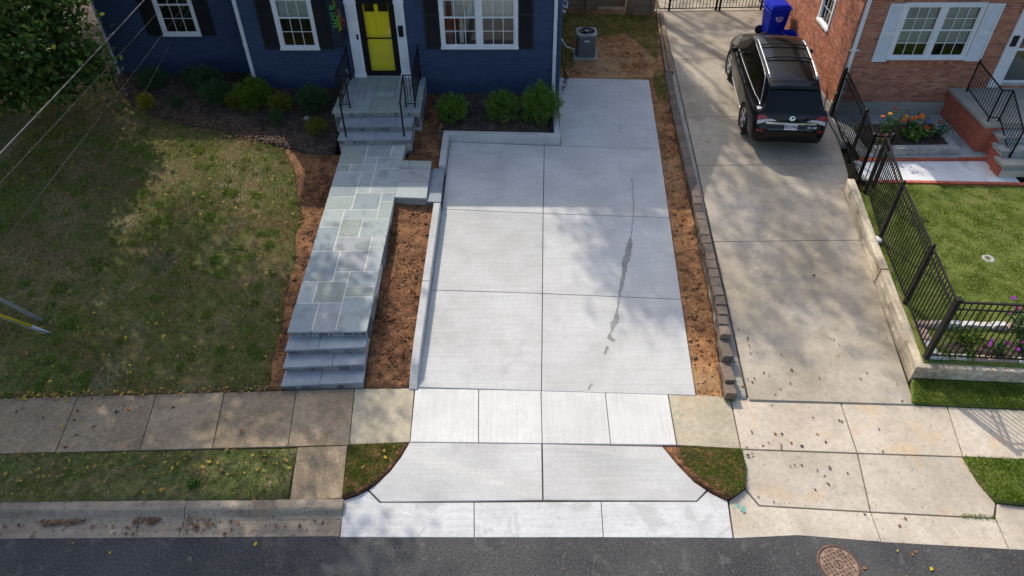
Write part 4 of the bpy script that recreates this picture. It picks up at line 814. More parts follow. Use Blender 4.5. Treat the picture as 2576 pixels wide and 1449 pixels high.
# stone edging round the front bed
es = thing("stone_edging", "row of mixed edging stones on top of the front timber wall", "edging")
def edge_row(parent, a, b, z, n, w=.11, h=.10):
    for i in range(n):
        t0, t1 = i / n, (i + .93) / n; p, q = Vector(a).lerp(Vector(b), t0), Vector(a).lerp(Vector(b), t1); d = (q - p).normalized(); nx = Vector((-d.y, d.x)); g = G(); hh = h * random.uniform(.85, 1.15)
        vs = []
        for zz, sh in ((-.02, 0), (hh * .75, 0), (hh, .018)):
            for (s, tt) in ((0, 0), (0, 1), (1, 1), (1, 0)):
                c = (p if tt == 0 else q) + d * (sh if tt == 0 else -sh) + nx * (w * s + (sh if s == 0 else -sh)); vs.append((c.x + random.uniform(-.008, .008), c.y + random.uniform(-.008, .008), z + zz + random.uniform(-.006, .006)))
        g.add(vs, [(0, 1, 5, 4), (1, 2, 6, 5), (2, 3, 7, 6), (3, 0, 4, 7), (4, 5, 9, 8), (5, 6, 10, 9), (6, 7, 11, 10), (7, 4, 8, 11), (8, 9, 10, 11)]).build("stone", "edging_stone", parent)
edge_row(es, (7.62, 8.77), (12.0, 8.43), .68, 16)
es2 = thing("stone_edging", "row of pale edging stones between flower bed and lawn", "edging"); edge_row(es2, (7.72, 9.52), (12.0, 9.28), .74, 15, .14, .12)
es3 = thing("stone_edging", "short row of edging stones behind the corner fence post", "edging"); edge_row(es3, (7.68, 8.80), (7.75, 9.55), .70, 4, -.13, .10)
sheet("front_bed", [(7.72, 8.9), (12.0, 8.55), (12.2, 9.35), (7.8, 9.6)], lambda x, y: .735, "mulch", "front flower bed soil behind the iron fence", .015, .12)
# ------------------------------------------------------------------ iron fence of the brick house
def fence(label, pts, hs=1.42, first_post=True, spacing=.105, name="iron_fence", posts=None, cap=.062, mat="bronze_metal"):
    f = thing(name, label, "fence", (0, 0, 0), 0, "black iron fence runs of the brick house"); n = len(pts)
    for i, (x, y, z) in enumerate(pts):
        if posts is None or i in posts:
            G().box(x - .032, x + .032, y - .032, y + .032, z - .12, z + hs + .05).build("post", mat, f); G().add([(x - .04, y - .04, z + hs + .05), (x + .04, y - .04, z + hs + .05), (x + .04, y + .04, z + hs + .05), (x - .04, y + .04, z + hs + .05), (x, y, z + hs + .085)], [(0, 1, 4), (1, 2, 4), (2, 3, 4), (3, 0, 4), (3, 2, 1, 0)]).build("post_cap", mat, f)
    pm = None
    for (a, b) in zip(pts, pts[1:]):
        a, b = Vector(a), Vector(b); L = (b - a).to_2d().length
        for h, w in ((hs, .034), (hs - .16, .026), (.08, .026)): G().bar(a + Vector((0, 0, h)), b + Vector((0, 0, h)), w, w).build("rail", mat, f)
        k = int(L / spacing)
        if pm is None: pm = G().box(-.0085, .0085, -.0085, .0085, .08, hs).mesh("picket"); pm.materials.append(M[mat])
        for j in range(1, k):
            p = a.lerp(b, j / k); o = bpy.data.objects.new("picket", pm); C.objects.link(o); o.parent = f; o.location = p
    return f
fence("iron fence run on timber wall beside the old driveway", [(7.62, 8.80, .72), (7.77, 10.17, .82), (7.96, 12.06, .95), (8.28, 13.75, 1.03)], 1.40, posts=[1, 2, 3]); cp_ = bpy.data.objects["iron_fence"]
G().box(7.575, 7.665, 8.755, 8.845, .60, 2.17).build("post", "bronze_metal", cp_, bevel=.006); G().box(7.565, 7.675, 8.745, 8.855, 2.17, 2.20).build("post_cap", "bronze_metal", cp_, bevel=.006)
fence("iron fence run along the front bed facing the sidewalk", [(7.655, 8.79, .72), (9.9, 8.60, .72), (12.2, 8.42, .72)], 1.40, posts=[1, 2])
fence("black iron fence run from brick corner past the flower bed", [(8.58, 17.10, 1.14), (8.37, 15.08, 1.06), (8.14, 14.0, 1.04)], 1.28, mat="black_metal")
fence("short black iron fence return at the garden opening", [(8.16, 13.99, 1.04), (8.55, 13.97, 1.04), (8.30, 13.77, 1.03)], 1.28, posts=[1], mat="black_metal")
structure(G().lathe([(.0, -.02), (.10, -.02), (.085, .03), (.03, .05), (0, .05)], 12, (7.9, 12.02, .94)).build("post_footing", "white_concrete"), "white concrete footing of a fence post")
# ------------------------------------------------------------------ garden path, patio, raised bed
pth = structure(G().plate([Vector((8.5, 14.24, 1.0)), Vector((12.05, 14.06, 1.0)), Vector((12.05, 14.98, 1.02)), (Vector((8.45, 15.05, 1.02)))], .1, .005).build("garden_path", "white_concrete"), "white concrete garden path before the brick house")
pg = bedding("patio", [(8.65, 15.1), (12.1, 15.0), (11.9, 17.2), (8.65, 17.2)], lambda y: 1.12, .012, "grey_mortar", "bluestone patio along the brick house front")
xs = [8.66]; 
for r_, (y0, y1) in enumerate(((15.12, 15.5), (15.5, 15.95), (15.95, 16.4), (16.4, 16.8), (16.8, 17.2))):
    x = 8.66 - .2 * (r_ % 2)
    while x < 11.95:
        w = random.choice((.42, .5, .56)); flag(pg, [(max(8.66, x), y0), (min(11.98, x + w), y0), (min(11.98, x + w), y1), (max(8.66, x), y1)], lambda y: 1.12, "bluestone", .006, .03); x += w
eb = thing("brick_border", "row of red border bricks between patio and white path", "edging")
for i in range(17): x = 8.62 + i * .2; G().box(x + .004, x + .196, 15.0 - .03 * i / 17, 15.1 - .03 * i / 17, .95, 1.075 if i < 12 else 1.10).build("brick", "new_red_brick", eb)
eb2 = thing("brick_border", "line of red bricks between white path and lawn", "edging")
for i in range(18): x = 8.55 + i * .2; G().box(x + .004, x + .196, 14.14 - .011 * i, 14.23 - .011 * i, .9, 1.005).build("brick", "new_red_brick", eb2)
rb = thing("raised_bed", "grey block edged raised flower bed on the patio", "planter")
for i in range(5): G().box(8.95 + i * .415, 8.95 + i * .415 + .41, 15.12, 15.30, 1.0, 1.30).build("edge_block", "stone_pale", rb, bevel=.008)
for i in range(3): G().box(10.84, 11.02, 15.305 + i * .36, 15.66 + i * .36, 1.0, 1.29).build("edge_block", "stone_pale", rb, bevel=.008)
G().box(8.9, 10.84, 15.3, 16.4, 1.0, 1.26).build("soil", "mulch", rb)
# ------------------------------------------------------------------ brick house
rh = thing("brick_house", "red brick house with white window trim on the right", "house", (8.56, 17.23, 0), YAW)
Q1 = (1.0, 2.95, 2.66, 4.08); Q2 = (4.09, 5.1, 1.98, 4.1); SW = (1.55, 2.45, 2.74, 4.3)
brick_walls(rh, [
    dict(frame=((0, 0, 0), (1, 0, 0), (0, -1, 0)), x0=0, x1=9, z0=1.47, z1=4.5, bx0=.0, bx1=5.4, bz0=1.475, bz1=4.45, ops=[Q1, Q2]),
    dict(frame=((0, 0, 0), (0, 1, 0), (-1, 0, 0)), x0=.12, x1=10, z0=1.3, z1=4.5, bx0=.0, bx1=6.2, bz0=1.36, bz1=4.4, ops=[SW])], "red_brick", "brick_mortar", 300, .006)
G().box(-.03, 9, -.03, .1, .9, 1.47).build("foundation_band", "foundation", rh); G().box(-.03, .1, .1, 10, 1.0, 1.36).build("foundation_band", "foundation", rh)
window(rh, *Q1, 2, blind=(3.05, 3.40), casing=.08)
shutter(rh, .63, 1.0, 2.60, 4.06, "white_paint"); shutter(rh, 2.965, 3.36, 2.61, 4.06, "white_paint")
sg = G(); n = 28
for i in range(n): x = lerp(.97, 2.97, i / n); sg.box(x + .004, x + .067, -.03, .02, 2.53, 2.635)
stuff(sg.build("brick_sill", "red_brick", rh))
swn = window(rh, 0, .9, 2.72, 4.3, 1, casing=.085); swn.rotation_euler = (0, 0, R(-90)); swn.location = (0, 2.45, 0)
downspout(rh, .09, 4.4, 1.32, mat="white_paint"); 
for z in (2.9, 1.75): G().box(-.03, .22, -.09, -.075, z, z + .035).build("strap", "white_paint", rh)
dg = G(); dg.box(3.84, 4.11, -.05, 0, 1.90, 4.3); frame_ring(dg, 4.11, 5.15, 1.96, 4.1, .07, -.02, .02); dg.box(4.18, 5.08, -.02, .02, 1.96, 2.08); dg.box(4.18, 5.08, -.02, .02, 2.88, 2.94)
d2 = dg.build("front_door", "white_paint", rh)
for z0, z1 in ((2.08, 2.88), (2.94, 4.03)): G().box(4.18, 5.08, -.004, .004, z0, z1).build("pane", "window_glass", d2)
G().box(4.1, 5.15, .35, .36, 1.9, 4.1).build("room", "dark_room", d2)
G().box(3.9, 4.05, -.068, -.05, 3.0, 3.28).build("house_plaque", "shutter_black", rh, bevel=.006)
rg = G(); rg.add([(-.2, -.2, 4.55), (9.4, -.2, 4.55), (9.4, 5, 7.0), (-.2, 5, 7.0), (-.2, 10.4, 4.55), (9.4, 10.4, 4.55), (-.2, -.2, 4.45), (9.4, -.2, 4.45), (-.2, 10.4, 4.45), (9.4, 10.4, 4.45)], [(0, 1, 2, 3), (3, 2, 5, 4), (0, 6, 7, 1), (6, 8, 9, 7), (0, 3, 4), (1, 5, 2), (0, 4, 8, 6)]); rg.build("roof", "shutter_black", rh)
# stoop of the brick house
sp = thing("brick_stoop", "red brick stoop with stone slab top before the white door", "steps")
def brick_box(parent, x0, x1, y0, y1, z0, z1, faces=('f', 's'), mat="new_red_brick"):
    b = G().box(x0, x1, y0, y1, z0, z1).build("masonry", "brick_mortar", parent); r_ = G()
    if 'f' in faces:
        for a, c, d, e in brick_field((x0, x1, z0 + .01, z1, [])): r_.box(a, c, y0 - .006, y0 + .01, d, e)
    if 's' in faces:
        for a, c, d, e in brick_field((y0, y1, z0 + .01, z1, [])): r_.box(x0 - .006, x0 + .01, a, c, d, e)
    stuff(r_.build("bricks", mat, b)); return b
brick_box(sp, 11.50, 11.98, 15.26, 17.14, 1.10, 1.80); brick_box(sp, 11.985, 14.2, 15.36, 17.14, 1.10, 1.78, ())
G().plate([Vector((11.44, 15.20, 1.875)), Vector((11.80, 15.20, 1.875)), Vector((11.80, 15.30, 1.875)), Vector((14.2, 15.28, 1.875)), Vector((14.2, 17.14, 1.875)), Vector((11.44, 17.14, 1.875))], .08, .006).build("top_slab", "foundation", sp)
for k, (zt, yf, xl) in enumerate(((1.705, 14.92, 11.70), (1.535, 14.58, 11.64), (1.365, 14.24, 11.58))):
    b = brick_box(sp, xl + .04, 14.2, yf + .04, yf + .42, 1.0, zt - .07, ('s',)); G().plate([Vector((xl, yf, zt)), Vector((14.2, yf - .04, zt)), Vector((14.2, yf + .40, zt)), Vector((xl, yf + .40, zt))], .07, .006).build("tread", "stone_pale" if k < 2 else "foundation", sp)
    G().box(xl + .1, 14.2, yf + .012, yf + .05, zt - .17, zt - .07).build("riser", "bluestone", sp)
rr = thing("stair_railing", "black iron railing on the brick stoop steps", "railing")
pr = [(11.80, 16.95, 1.875), (11.57, 15.40, 1.875), (11.82, 15.39, 1.875), (11.88, 14.55, 1.366)]
for (x, y, z), h in zip(pr, (.86, .80, .80, .72)): G().box(x - .016, x + .016, y - .016, y + .016, z, z + h).build("post", "black_metal", rr)
for (a, b, n) in ((0, 1, 12), (1, 2, 3), (2, 3, 10)):
    p, q = Vector(pr[a]), Vector(pr[b])
    for h, w in ((.80, .034), (.09, .02)): G().bar(p + Vector((0, 0, h if b < 3 or True else 0)), q + Vector((0, 0, h if b != 3 else h - .07)), w, .02).build("rail", "black_metal", rr)
    for j in range(1, n): s_ = p.lerp(q, j / n); G().box(s_.x - .006, s_.x + .006, s_.y - .006, s_.y + .006, s_.z + .09 - (.07 * j / n if b == 3 else 0), s_.z + .79 - (.07 * j / n if b == 3 else 0)).build("baluster", "black_metal", rr)

# ------------------------------------------------------------------ car
car = thing("parked_car", "black parked SUV seen from behind on the old driveway", "car")
TAB = np.array([  # y, half width, sill z, belt z, belt x, roof z, roof x
    (-2.41, .52, .46, .58, .50, .61, .36), (-2.385, .72, .36, .64, .70, .69, .50), (-2.34, .82, .30, .74, .79, .775, .60), (-2.285, .865, .27, .90, .815, .925, .64), (-2.24, .88, .265, .99, .81, 1.03, .645), (-2.17, .895, .26, 1.06, .80, 1.13, .64), (-2.02, .91, .26, 1.075, .79, 1.32, .61), (-1.84, .922, .26, 1.075, .79, 1.53, .585), (-1.72, .928, .26, 1.07, .795, 1.605, .58), (-1.4, .936, .26, 1.05, .81, 1.645, .60), (-.7, .942, .25, 1.03, .83, 1.68, .615), (0, .942, .25, 1.01, .84, 1.685, .62), (.45, .942, .25, 1.0, .845, 1.655, .61), (.75, .94, .25, .995, .845, 1.565, .615), (1.1, .94, .25, .985, .84, 1.37, .64), (1.42, .938, .255, .975, .83, 1.145, .68), (1.60, .935, .26, .965, .82, 1.075, .66), (1.85, .905, .265, .925, .79, 1.025, .61), (2.08, .85, .28, .85, .73, .945, .53), (2.26, .75, .30, .76, .64, .845, .44), (2.38, .60, .33, .66, .51, .73, .34), (2.45, .40, .40, .56, .34, .60, .22)])
def hermite(xs, ys, x):
    i = int(np.clip(np.searchsorted(xs, x) - 1, 0, len(xs) - 2)); h = xs[i + 1] - xs[i]; t = (x - xs[i]) / h
    def sl(k):
        if k == 0: return (ys[1] - ys[0]) / (xs[1] - xs[0])
        if k == len(xs) - 1: return (ys[-1] - ys[-2]) / (xs[-1] - xs[-2])
        a = (ys[k] - ys[k - 1]) / (xs[k] - xs[k - 1]); b = (ys[k + 1] - ys[k]) / (xs[k + 1] - xs[k]); return 0 if a * b <= 0 else 2 * a * b / (a + b)
    return ys[i] * (1 + 2 * t) * (1 - t) ** 2 + sl(i) * h * t * (1 - t) ** 2 + ys[i + 1] * t * t * (3 - 2 * t) + sl(i + 1) * h * t * t * (t - 1)
def prof(y):
    hw, zs, zb, xb, zt, xr = (hermite(TAB[:, 0], TAB[:, k], y) for k in range(1, 7)); d = zt - zb
    return [(0, zs + .02), (hw * .78, zs), (hw * .955, zs + .05), (hw, zs + .46 * (zb - zs)), (hw * .985, zs + .80 * (zb - zs)), (xb, zb), (xr + (xb - xr) * .22, zb + d * .80), (xr * .97, zb + d * .925), (xr * .55, zb + d * .985), (0, zt)]
def S(y, t, side=1, off=0.0):
    def pt(y, t):
        p = prof(min(max(y, -2.41), 2.45)); f = min(max(t, 0), 8.99999); i = int(f); f -= i
        q = lambda k: p[k] if 0 <= k <= 9 else ((-p[8][0], p[8][1]) if k > 9 else (-p[1][0], p[1][1]))
        a, b, c, d = q(i - 1), q(i), q(i + 1), q(i + 2)
        return Vector([.5 * (2 * b[k] + (c[k] - a[k]) * f + (2 * a[k] - 5 * b[k] + 4 * c[k] - d[k]) * f * f + (3 * b[k] - a[k] - 3 * c[k] + d[k]) * f ** 3) for k in (0, 1)])
    c = pt(y, t); P0 = Vector((c.x, y, c.y))
    if off:
        e = .01; ty = pt(y + e, t) - pt(y - e, t); tt = pt(y, min(t + .05, 9)) - pt(y, max(t - .05, 0))
        n = Vector((ty.x, 2 * e, ty.y)).cross(Vector((tt.x, 0, tt.y)));
        if n.length > 1e-9:
            n.normalize()
            if n.x * 1.0 + n.z * .6 < 0 and t < 8.9: n.negate()
            if t >= 8.9 and n.z < 0: n.negate()
            P0 = P0 + n * off
    P0.x *= side; return P0
ys = np.unique(np.concatenate([np.linspace(-2.41, -2.0, 26), np.linspace(-2.0, 2.1, 100), np.linspace(2.1, 2.45, 16)])); ts = np.linspace(0, 9, 64)
ARCH = [(-1.37, .345, .415), (1.37, .345, .415)]
g = G(); vid = {}
for side in (1, -1):
    for i, y in enumerate(ys):
        for j, t in enumerate(ts):
            p = S(y, t, side)
            for (ay, az, ar) in ARCH:
                r_ = math.hypot(p.y - ay, p.z - az)
                if t > 1.1 and abs(r_ - ar) < .03 and abs(p.x) > .6: p.y = ay + (p.y - ay) * ar / r_; p.z = az + (p.z - az) * ar / r_
            vid[side, i, j] = len(g.v); g.v.append(tuple(p))
    for i in range(len(ys) - 1):
        for j in range(len(ts) - 1):
            q = [vid[side, i, j], vid[side, i + 1, j], vid[side, i + 1, j + 1], vid[side, i, j + 1]]; cc = sum((Vector(g.v[k]) for k in q), Vector()) / 4
            if abs(cc.x) > .55 and any(math.hypot(cc.y - ay, cc.z - az) < ar - .004 for ay, az, ar in ARCH): continue
            g.f.append(tuple(q if side < 0 else q[::-1]))
for i in (0, len(ys) - 1):
    for j in range(len(ts) - 1): q = (vid[1, i, j], vid[-1, i, j], vid[-1, i, j + 1], vid[1, i, j + 1]); g.f.append(q if i == 0 else q[::-1])
body = g.build("body", "car_paint", car, True)
wld = body.modifiers.new("weld", 'WELD'); wld.merge_threshold = .0008
G().box(-.55, .55, -2.0, 2.0, .25, .9).build("underbody", "rubber", body)
def patch(name, mat, corners, off, n=(14, 8), side=1, parent=car):
    """corners: (y,t) x4 in order; bilinear patch lifted off the body"""
    g = G(); a, b, c, d = corners
    for i in range(n[0] + 1):
        for j in range(n[1] + 1):
            u, v = i / n[0], j / n[1]
            y = lerp(lerp(a[0], b[0], u), lerp(d[0], c[0], u), v); t = lerp(lerp(a[1], b[1], u), lerp(d[1], c[1], u), v); g.v.append(tuple(S(y, t, side, off)))
    g.f = [tuple(q if side < 0 else q[::-1]) for i in range(n[0]) for j in range(n[1]) for q in [(i * (n[1] + 1) + j, (i + 1) * (n[1] + 1) + j, (i + 1) * (n[1] + 1) + j + 1, i * (n[1] + 1) + j + 1)]]
    return g.build(name, mat, parent, True)
def seam(name, mat, yts, r, side=1, parent=car, off=.003, n=10):
    pts = []
    for (a, b) in zip(yts, yts[1:]): pts += [S(lerp(a[0], b[0], k / n), lerp(a[1], b[1], k / n), side, off) for k in range(n)]
    pts.append(S(*yts[-1], side, off)); return G().tube(pts, r, 6).build(name, mat, parent, True)
def two(name, mat, c, off, n):                                # symmetric patch across the centre line
    a = patch(name, mat, c, off, n, 1); return a, patch(name, mat, c, off, n, -1)
for s in (1, -1):
    patch("side_window", "car_glass", [(-1.55, 5.25), (.95, 5.2), (.55, 6.25), (-1.15, 6.2)], .004, (30, 8), s); patch("quarter_window", "car_glass", [(-1.98, 5.3), (-1.58, 5.25), (-1.2, 6.15), (-1.35, 6.05)], .004, (10, 8), s)
    seam("window_trim", "chrome", [(-2.0, 5.22), (-1.5, 5.14), (0, 5.10), (1.0, 5.1)], .011, s, off=.004); seam("window_trim", "chrome", [(-2.0, 5.22), (-1.62, 5.7), (-1.32, 6.22), (-.8, 6.4), (.2, 6.42)], .008, s, off=.004)
    rl_ = [S(y, 7.15, s, .035) for y in np.linspace(-1.55, .35, 16)]; rl_[0].z -= .03; rl_[-1].z -= .03
    G().tube(rl_, .022, 8).build("roof_rail", "alloy", car, True)
    seam("sill_trim", "chrome", [(-.9, 1.95), (.9, 1.95)], .012, s)
    for (pts) in ([(-.35, 2.4), (-.35, 5.05)], [(.78, 2.4), (.78, 5.0)], [(-1.05, 3.2), (-1.25, 5.05)]): seam("door_seam", "trim_black", pts, .004, s, off=.0)
    for yh in (-.75, .25): a = S(yh, 4.55, s, .03); b = S(yh + .2, 4.55, s, .03); G().tube([S(yh - .01, 4.55, s, .0), a, b, S(yh + .21, 4.55, s, .0)], .013, 8).build("door_handle", "car_paint", car, True)
    m_ = G(); nn_ = 12
    for k in range(7):
        f = -1 + 2 * k / 6; rr_ = math.sqrt(max(.02, 1 - f * f)); m_.v += [(s * (1.0 + .085 * f), .80 + .055 * rr_ * math.cos(2 * math.pi * q / nn_), 1.10 + .075 * rr_ * math.sin(2 * math.pi * q / nn_)) for q in range(nn_)]
    m_.f = [(k * nn_ + q, k * nn_ + (q + 1) % nn_, (k + 1) * nn_ + (q + 1) % nn_, (k + 1) * nn_ + q) for k in range(6) for q in range(nn_)] + [tuple(range(nn_)), tuple(range(6 * nn_, 7 * nn_))]
    m_.bar((s * .84, .82, 1.03), (s * .95, .81, 1.07), .06, .03); m_.build("wing_mirror", "car_paint", car, True)
    patch("tail_light", "tail_red", [(-2.288, 5.0), (-2.235, 4.95), (-2.256, 6.9), (-2.281, 7.4)], .010, (8, 10), s); patch("tail_lens", "tail_clear", [(-2.322, 5.0), (-2.293, 5.0), (-2.284, 7.6), (-2.300, 8.0)], .011, (5, 12), s); patch("tail_lens", "tail_clear", [(-2.10, 4.85), (-1.93, 4.85), (-1.98, 5.0), (-2.14, 5.5)], .009, (8, 5), s)
    patch("reflector", "tail_red", [(-2.392, 5.0), (-2.352, 3.9), (-2.345, 4.25), (-2.380, 5.5)], .006, (6, 3), s)
    seam("gate_seam", "trim_black", [(-1.86, 6.6), (-2.1, 5.75), (-2.2, 5.4), (-2.33, 5.2)], .004, s, off=0)
    patch("headlight", "tail_clear", [(2.05, 5.1), (2.28, 5.0), (2.30, 6.3), (2.1, 6.1)], .004, (8, 5), s)
two("rear_window", "car_glass", [(-2.165, 7.0), (-1.87, 7.0), (-1.87, 9), (-2.175, 9)], .004, (10, 12)); two("windscreen", "car_glass", [(.72, 6.6), (1.46, 6.6), (1.50, 9), (.70, 9)], .004, (12, 14)); two("sunroof", "car_glass", [(.05, 7.9), (.42, 7.9), (.42, 9), (.05, 9)], .003, (8, 8))
for yb in (-.72, -.05): G().tube([S(yb, 7.2, 1, .045), S(yb, 7.9, 1, .055), S(yb, 8.99, 1, .06), S(yb, 7.9, -1, .055), S(yb, 7.2, -1, .045)], .022, 8).build("roof_bar", "trim_black", car, True)
g = G(); rows_ = []                                             # rear spoiler lip
for k in range(17):
    u = -1 + 2 * k / 16; t = lerp(9, 7.0, abs(u)); s = 1 if u >= 0 else -1; a, b = S(-1.66, t, s, .012), S(-1.80, t, s, .022); d = b + Vector((0, -.14 + .03 * u * u, -.010)); rows_.append((a, b, d, d + Vector((0, .015, -.03)), S(-1.80, t, s, -.01)))
g.v = [tuple(p) for r_ in rows_ for p in r_]; g.f = [(i * 5 + k, i * 5 + k + 1, (i + 1) * 5 + k + 1, (i + 1) * 5 + k) for i in range(16) for k in range(4)]; g.build("spoiler", "car_paint", car, True)
two("chrome_strip", "chrome", [(-2.322, 7.0), (-2.307, 7.0), (-2.312, 9), (-2.330, 9)], .016, (3, 10)); two("bumper_step", "bumper_sheen", [(-2.384, 6.6), (-2.374, 6.6), (-2.376, 9), (-2.387, 9)], .010, (3, 10))
def on_rear(o, y, dx=0.0, off=.012):
    p = S(y, 8.99, 1, off); q = S(y + .03, 8.99, 1, off); d = (q - p).normalized(); n = Vector((1, 0, 0)).cross(d)
    o.matrix_local = Matrix((Vector((1, 0, 0)), d, n)).transposed().to_4x4(); o.location = p + Vector((dx, 0, 0)); return o
pl_ = on_rear(G().box(-.155, .155, -.075, .075, 0, .012).build("number_plate", "plate_white", car, bevel=.003), -2.348, 0, .02)
tx = ob("plate_lettering", text_mesh("5ED3406", .105, .001, .002), "plate_ink", pl_); tx.location = (0, 0, .013)
e = G()
for k in range(24):
    a0, a1 = 2 * math.pi * k / 24, 2 * math.pi * (k + 1) / 24; e.bar((.062 * math.cos(a0), .046 * math.sin(a0), .006), (.062 * math.cos(a1), .046 * math.sin(a1), .006), .014, .008)
e.bar((-.02, .03, .006), (-.035, -.018, .006), .012, .008); e.bar((-.04, -.02, .006), (.045, -.012, .006), .012, .008); on_rear(e.build("emblem", "chrome", car), -2.275, 0, .012)
bt = ob("badge_lettering", text_mesh("RX 350", .07, .002, .001), "chrome", car); on_rear(bt, -2.352, .50, .022)
def wheel(x, y, s):
    w = G().lathe([(.24, -.10), (.33, -.115), (.365, -.085), (.372, 0), (.365, .085), (.33, .115), (.24, .10)], 32, (x, y, .372), 'x').build("wheel", "rubber", car, True)
    G().lathe([(.0, .045 * s), (.22, .045 * s), (.245, .105 * s), (.25, .09 * s)] if s > 0 else [(.0, .045 * s), (.22, .045 * s), (.245, .105 * s), (.25, .09 * s)], 32, (x, y, .372), 'x').build("rim", "trim_black", w, True)
    sg_ = G()
    for k in range(5):
        a = 2 * math.pi * k / 5 + .3; c, d = math.cos(a), math.sin(a); p = Vector((-d, c))
        vs = []
        for (r0, wd, xo) in ((.03, .045, .10), (.14, .038, .10), (.238, .055, .102)):
            for q in (-1, 1): vs.append((x + s * xo, y + c * r0 + p.x * wd * q, .372 + d * r0 + p.y * wd * q))
        sg_.add(vs, [(0, 1, 3, 2), (2, 3, 5, 4)])
    sg_.lathe([(0, .08 * s), (.05, .08 * s), (.05, .106 * s), (0, .11 * s)], 14, (x, y, .372), 'x'); sg_.lathe([(.23, .095 * s), (.25, .108 * s), (.252, .10 * s), (.235, .09 * s)], 32, (x, y, .372), 'x'); sg_.build("spokes", "alloy", w)
for y in (-1.37, 1.37):
    for s in (1, -1):
        wheel(s * .815, y, s); G().lathe([(.385, -.15), (.405, -.15), (.405, .10), (.385, .10)], 28, (s * .79, y, .36), 'x').build("wheel_arch", "rubber", body, True)
CARZ = math.radians(-5.2); car.location = (7.05, 17.82, z_ndrive(17.82) + .004); car.rotation_euler = (math.atan2(z_ndrive(19.2) - z_ndrive(16.45), 2.75), 0, CARZ)

# ------------------------------------------------------------------ bins, air conditioner, camera, cables
cart = thing("recycling_cart", "tall blue wheeled recycling cart by the brick side wall", "bin", (8.15, 21.66, z_ndrive(21.66)), R(4))
g = G(); g.add([(-.24, -.27, .05), (.24, -.27, .05), (.24, .27, .05), (-.24, .27, .05), (-.30, -.35, .95), (.30, -.35, .95), (.30, .35, .95), (-.30, .35, .95)], [(3, 2, 1, 0), (0, 1, 5, 4), (1, 2, 6, 5), (2, 3, 7, 6), (3, 0, 4, 7), (4, 5, 6, 7)]); g.build("body", "blue_plastic", cart, bevel=.03)
g = G(); g.box(-.33, .33, -.38, .38, .95, 1.0); g.box(-.29, .29, -.33, .34, 1.0, 1.05); g.box(-.24, .24, -.28, .30, 1.05, 1.075); g.build("lid", "blue_plastic", cart, bevel=.025)
G().tube([(-.36, .32, .9), (-.36, -.32, .9)], .018, 8).build("handle", "blue_plastic", cart)
for yy in (-.27, .27): G().lathe([(0, -.03), (.13, -.03), (.14, 0), (.13, .03), (0, .03)], 18, (-.30, yy, .14), 'y').build("wheel", "rubber", cart, True)
lg = G()
for k in range(28): a0, a1 = 2 * math.pi * k / 28, 2 * math.pi * (k + 1) / 28; lg.bar((.10 * math.cos(a0), 0, .10 * math.sin(a0)), (.10 * math.cos(a1), 0, .10 * math.sin(a1)), .016, .003, (0, 1, 0))
for k in range(3):
    a = 2 * math.pi * k / 3 + .5; b_ = a + 1.3; lg.bar((.055 * math.cos(a), 0, .055 * math.sin(a)), (.055 * math.cos(b_), 0, .055 * math.sin(b_)), .028, .003, (0, 1, 0))
lo = lg.build("emblem", "white_plastic", cart); lo.location = (.0, -.334, .70); lo.rotation_euler = (R(-5), 0, 0)
bx_ = thing("recycling_box", "small open blue recycling box in front of the cart", "bin", (8.455, 20.97, z_ndrive(20.97)), R(-1))
g = G(); o_, i_ = [(-.145, -.21, 0), (.145, -.21, 0), (.145, .21, 0), (-.145, .21, 0)], [(-.175, -.26, .42), (.175, -.26, .42), (.175, .26, .42), (-.175, .26, .42)]
g.add(o_ + i_ + [(x * .93, y * .93, .42) for x, y, z in i_] + [(x * .93, y * .93, .02) for x, y, z in o_], [(3, 2, 1, 0), (0, 1, 5, 4), (1, 2, 6, 5), (2, 3, 7, 6), (3, 0, 4, 7), (4, 5, 9, 8), (5, 6, 10, 9), (6, 7, 11, 10), (7, 4, 8, 11), (8, 9, 13, 12), (9, 10, 14, 13), (10, 11, 15, 14), (11, 8, 12, 15), (12, 13, 14, 15)]); g.build("tub", "bright_blue_plastic", bx_)
g = G(); frame_ring_ = [(-.185, -.27), (.185, -.27), (.185, .27), (-.185, .27)]
for a, b in zip(frame_ring_, frame_ring_[1:] + frame_ring_[:1]): g.bar((a[0], a[1], .412), (b[0], b[1], .412), .025, .025)
g.build("rim", "bright_blue_plastic", bx_)
ac = thing("air_conditioner", "grey air conditioner condenser on concrete pad beside the blue house", "air conditioner", (2.27, 20.5, 1.40), R(-1))
G().box(-.38, .36, -.38, .36, -.06, .03).build("pad", "foundation", ac, bevel=.01)
def octo(w, c): return [(-w + c, -w), (w - c, -w), (w, -w + c), (w, w - c), (w - c, w), (-w + c, w), (-w, w - c), (-w, -w + c)]
def prism(g, poly, z0, z1): n = len(poly); return g.add([(x, y, z0) for x, y in poly] + [(x, y, z1) for x, y in poly], [tuple(range(n - 1, -1, -1)), tuple(range(n, 2 * n))] + [(i, (i + 1) % n, n + (i + 1) % n, n + i) for i in range(n)])
prism(G(), octo(.275, .06), .07, .66).build("cabinet", "ac_grey", ac); prism(G(), octo(.285, .06), .03, .08).build("base", "ac_grey", ac)
g = G()
for k in range(26):
    x = -.20 + .40 * k / 25; g.box(x - .002, x + .002, -.2785, -.274, .09, .62)
for k in range(5): z = .15 + .1 * k; g.box(-.21, .21, -.2795, -.2745, z, z + .012)
g.build("louvre_panel", "ac_grey", ac)
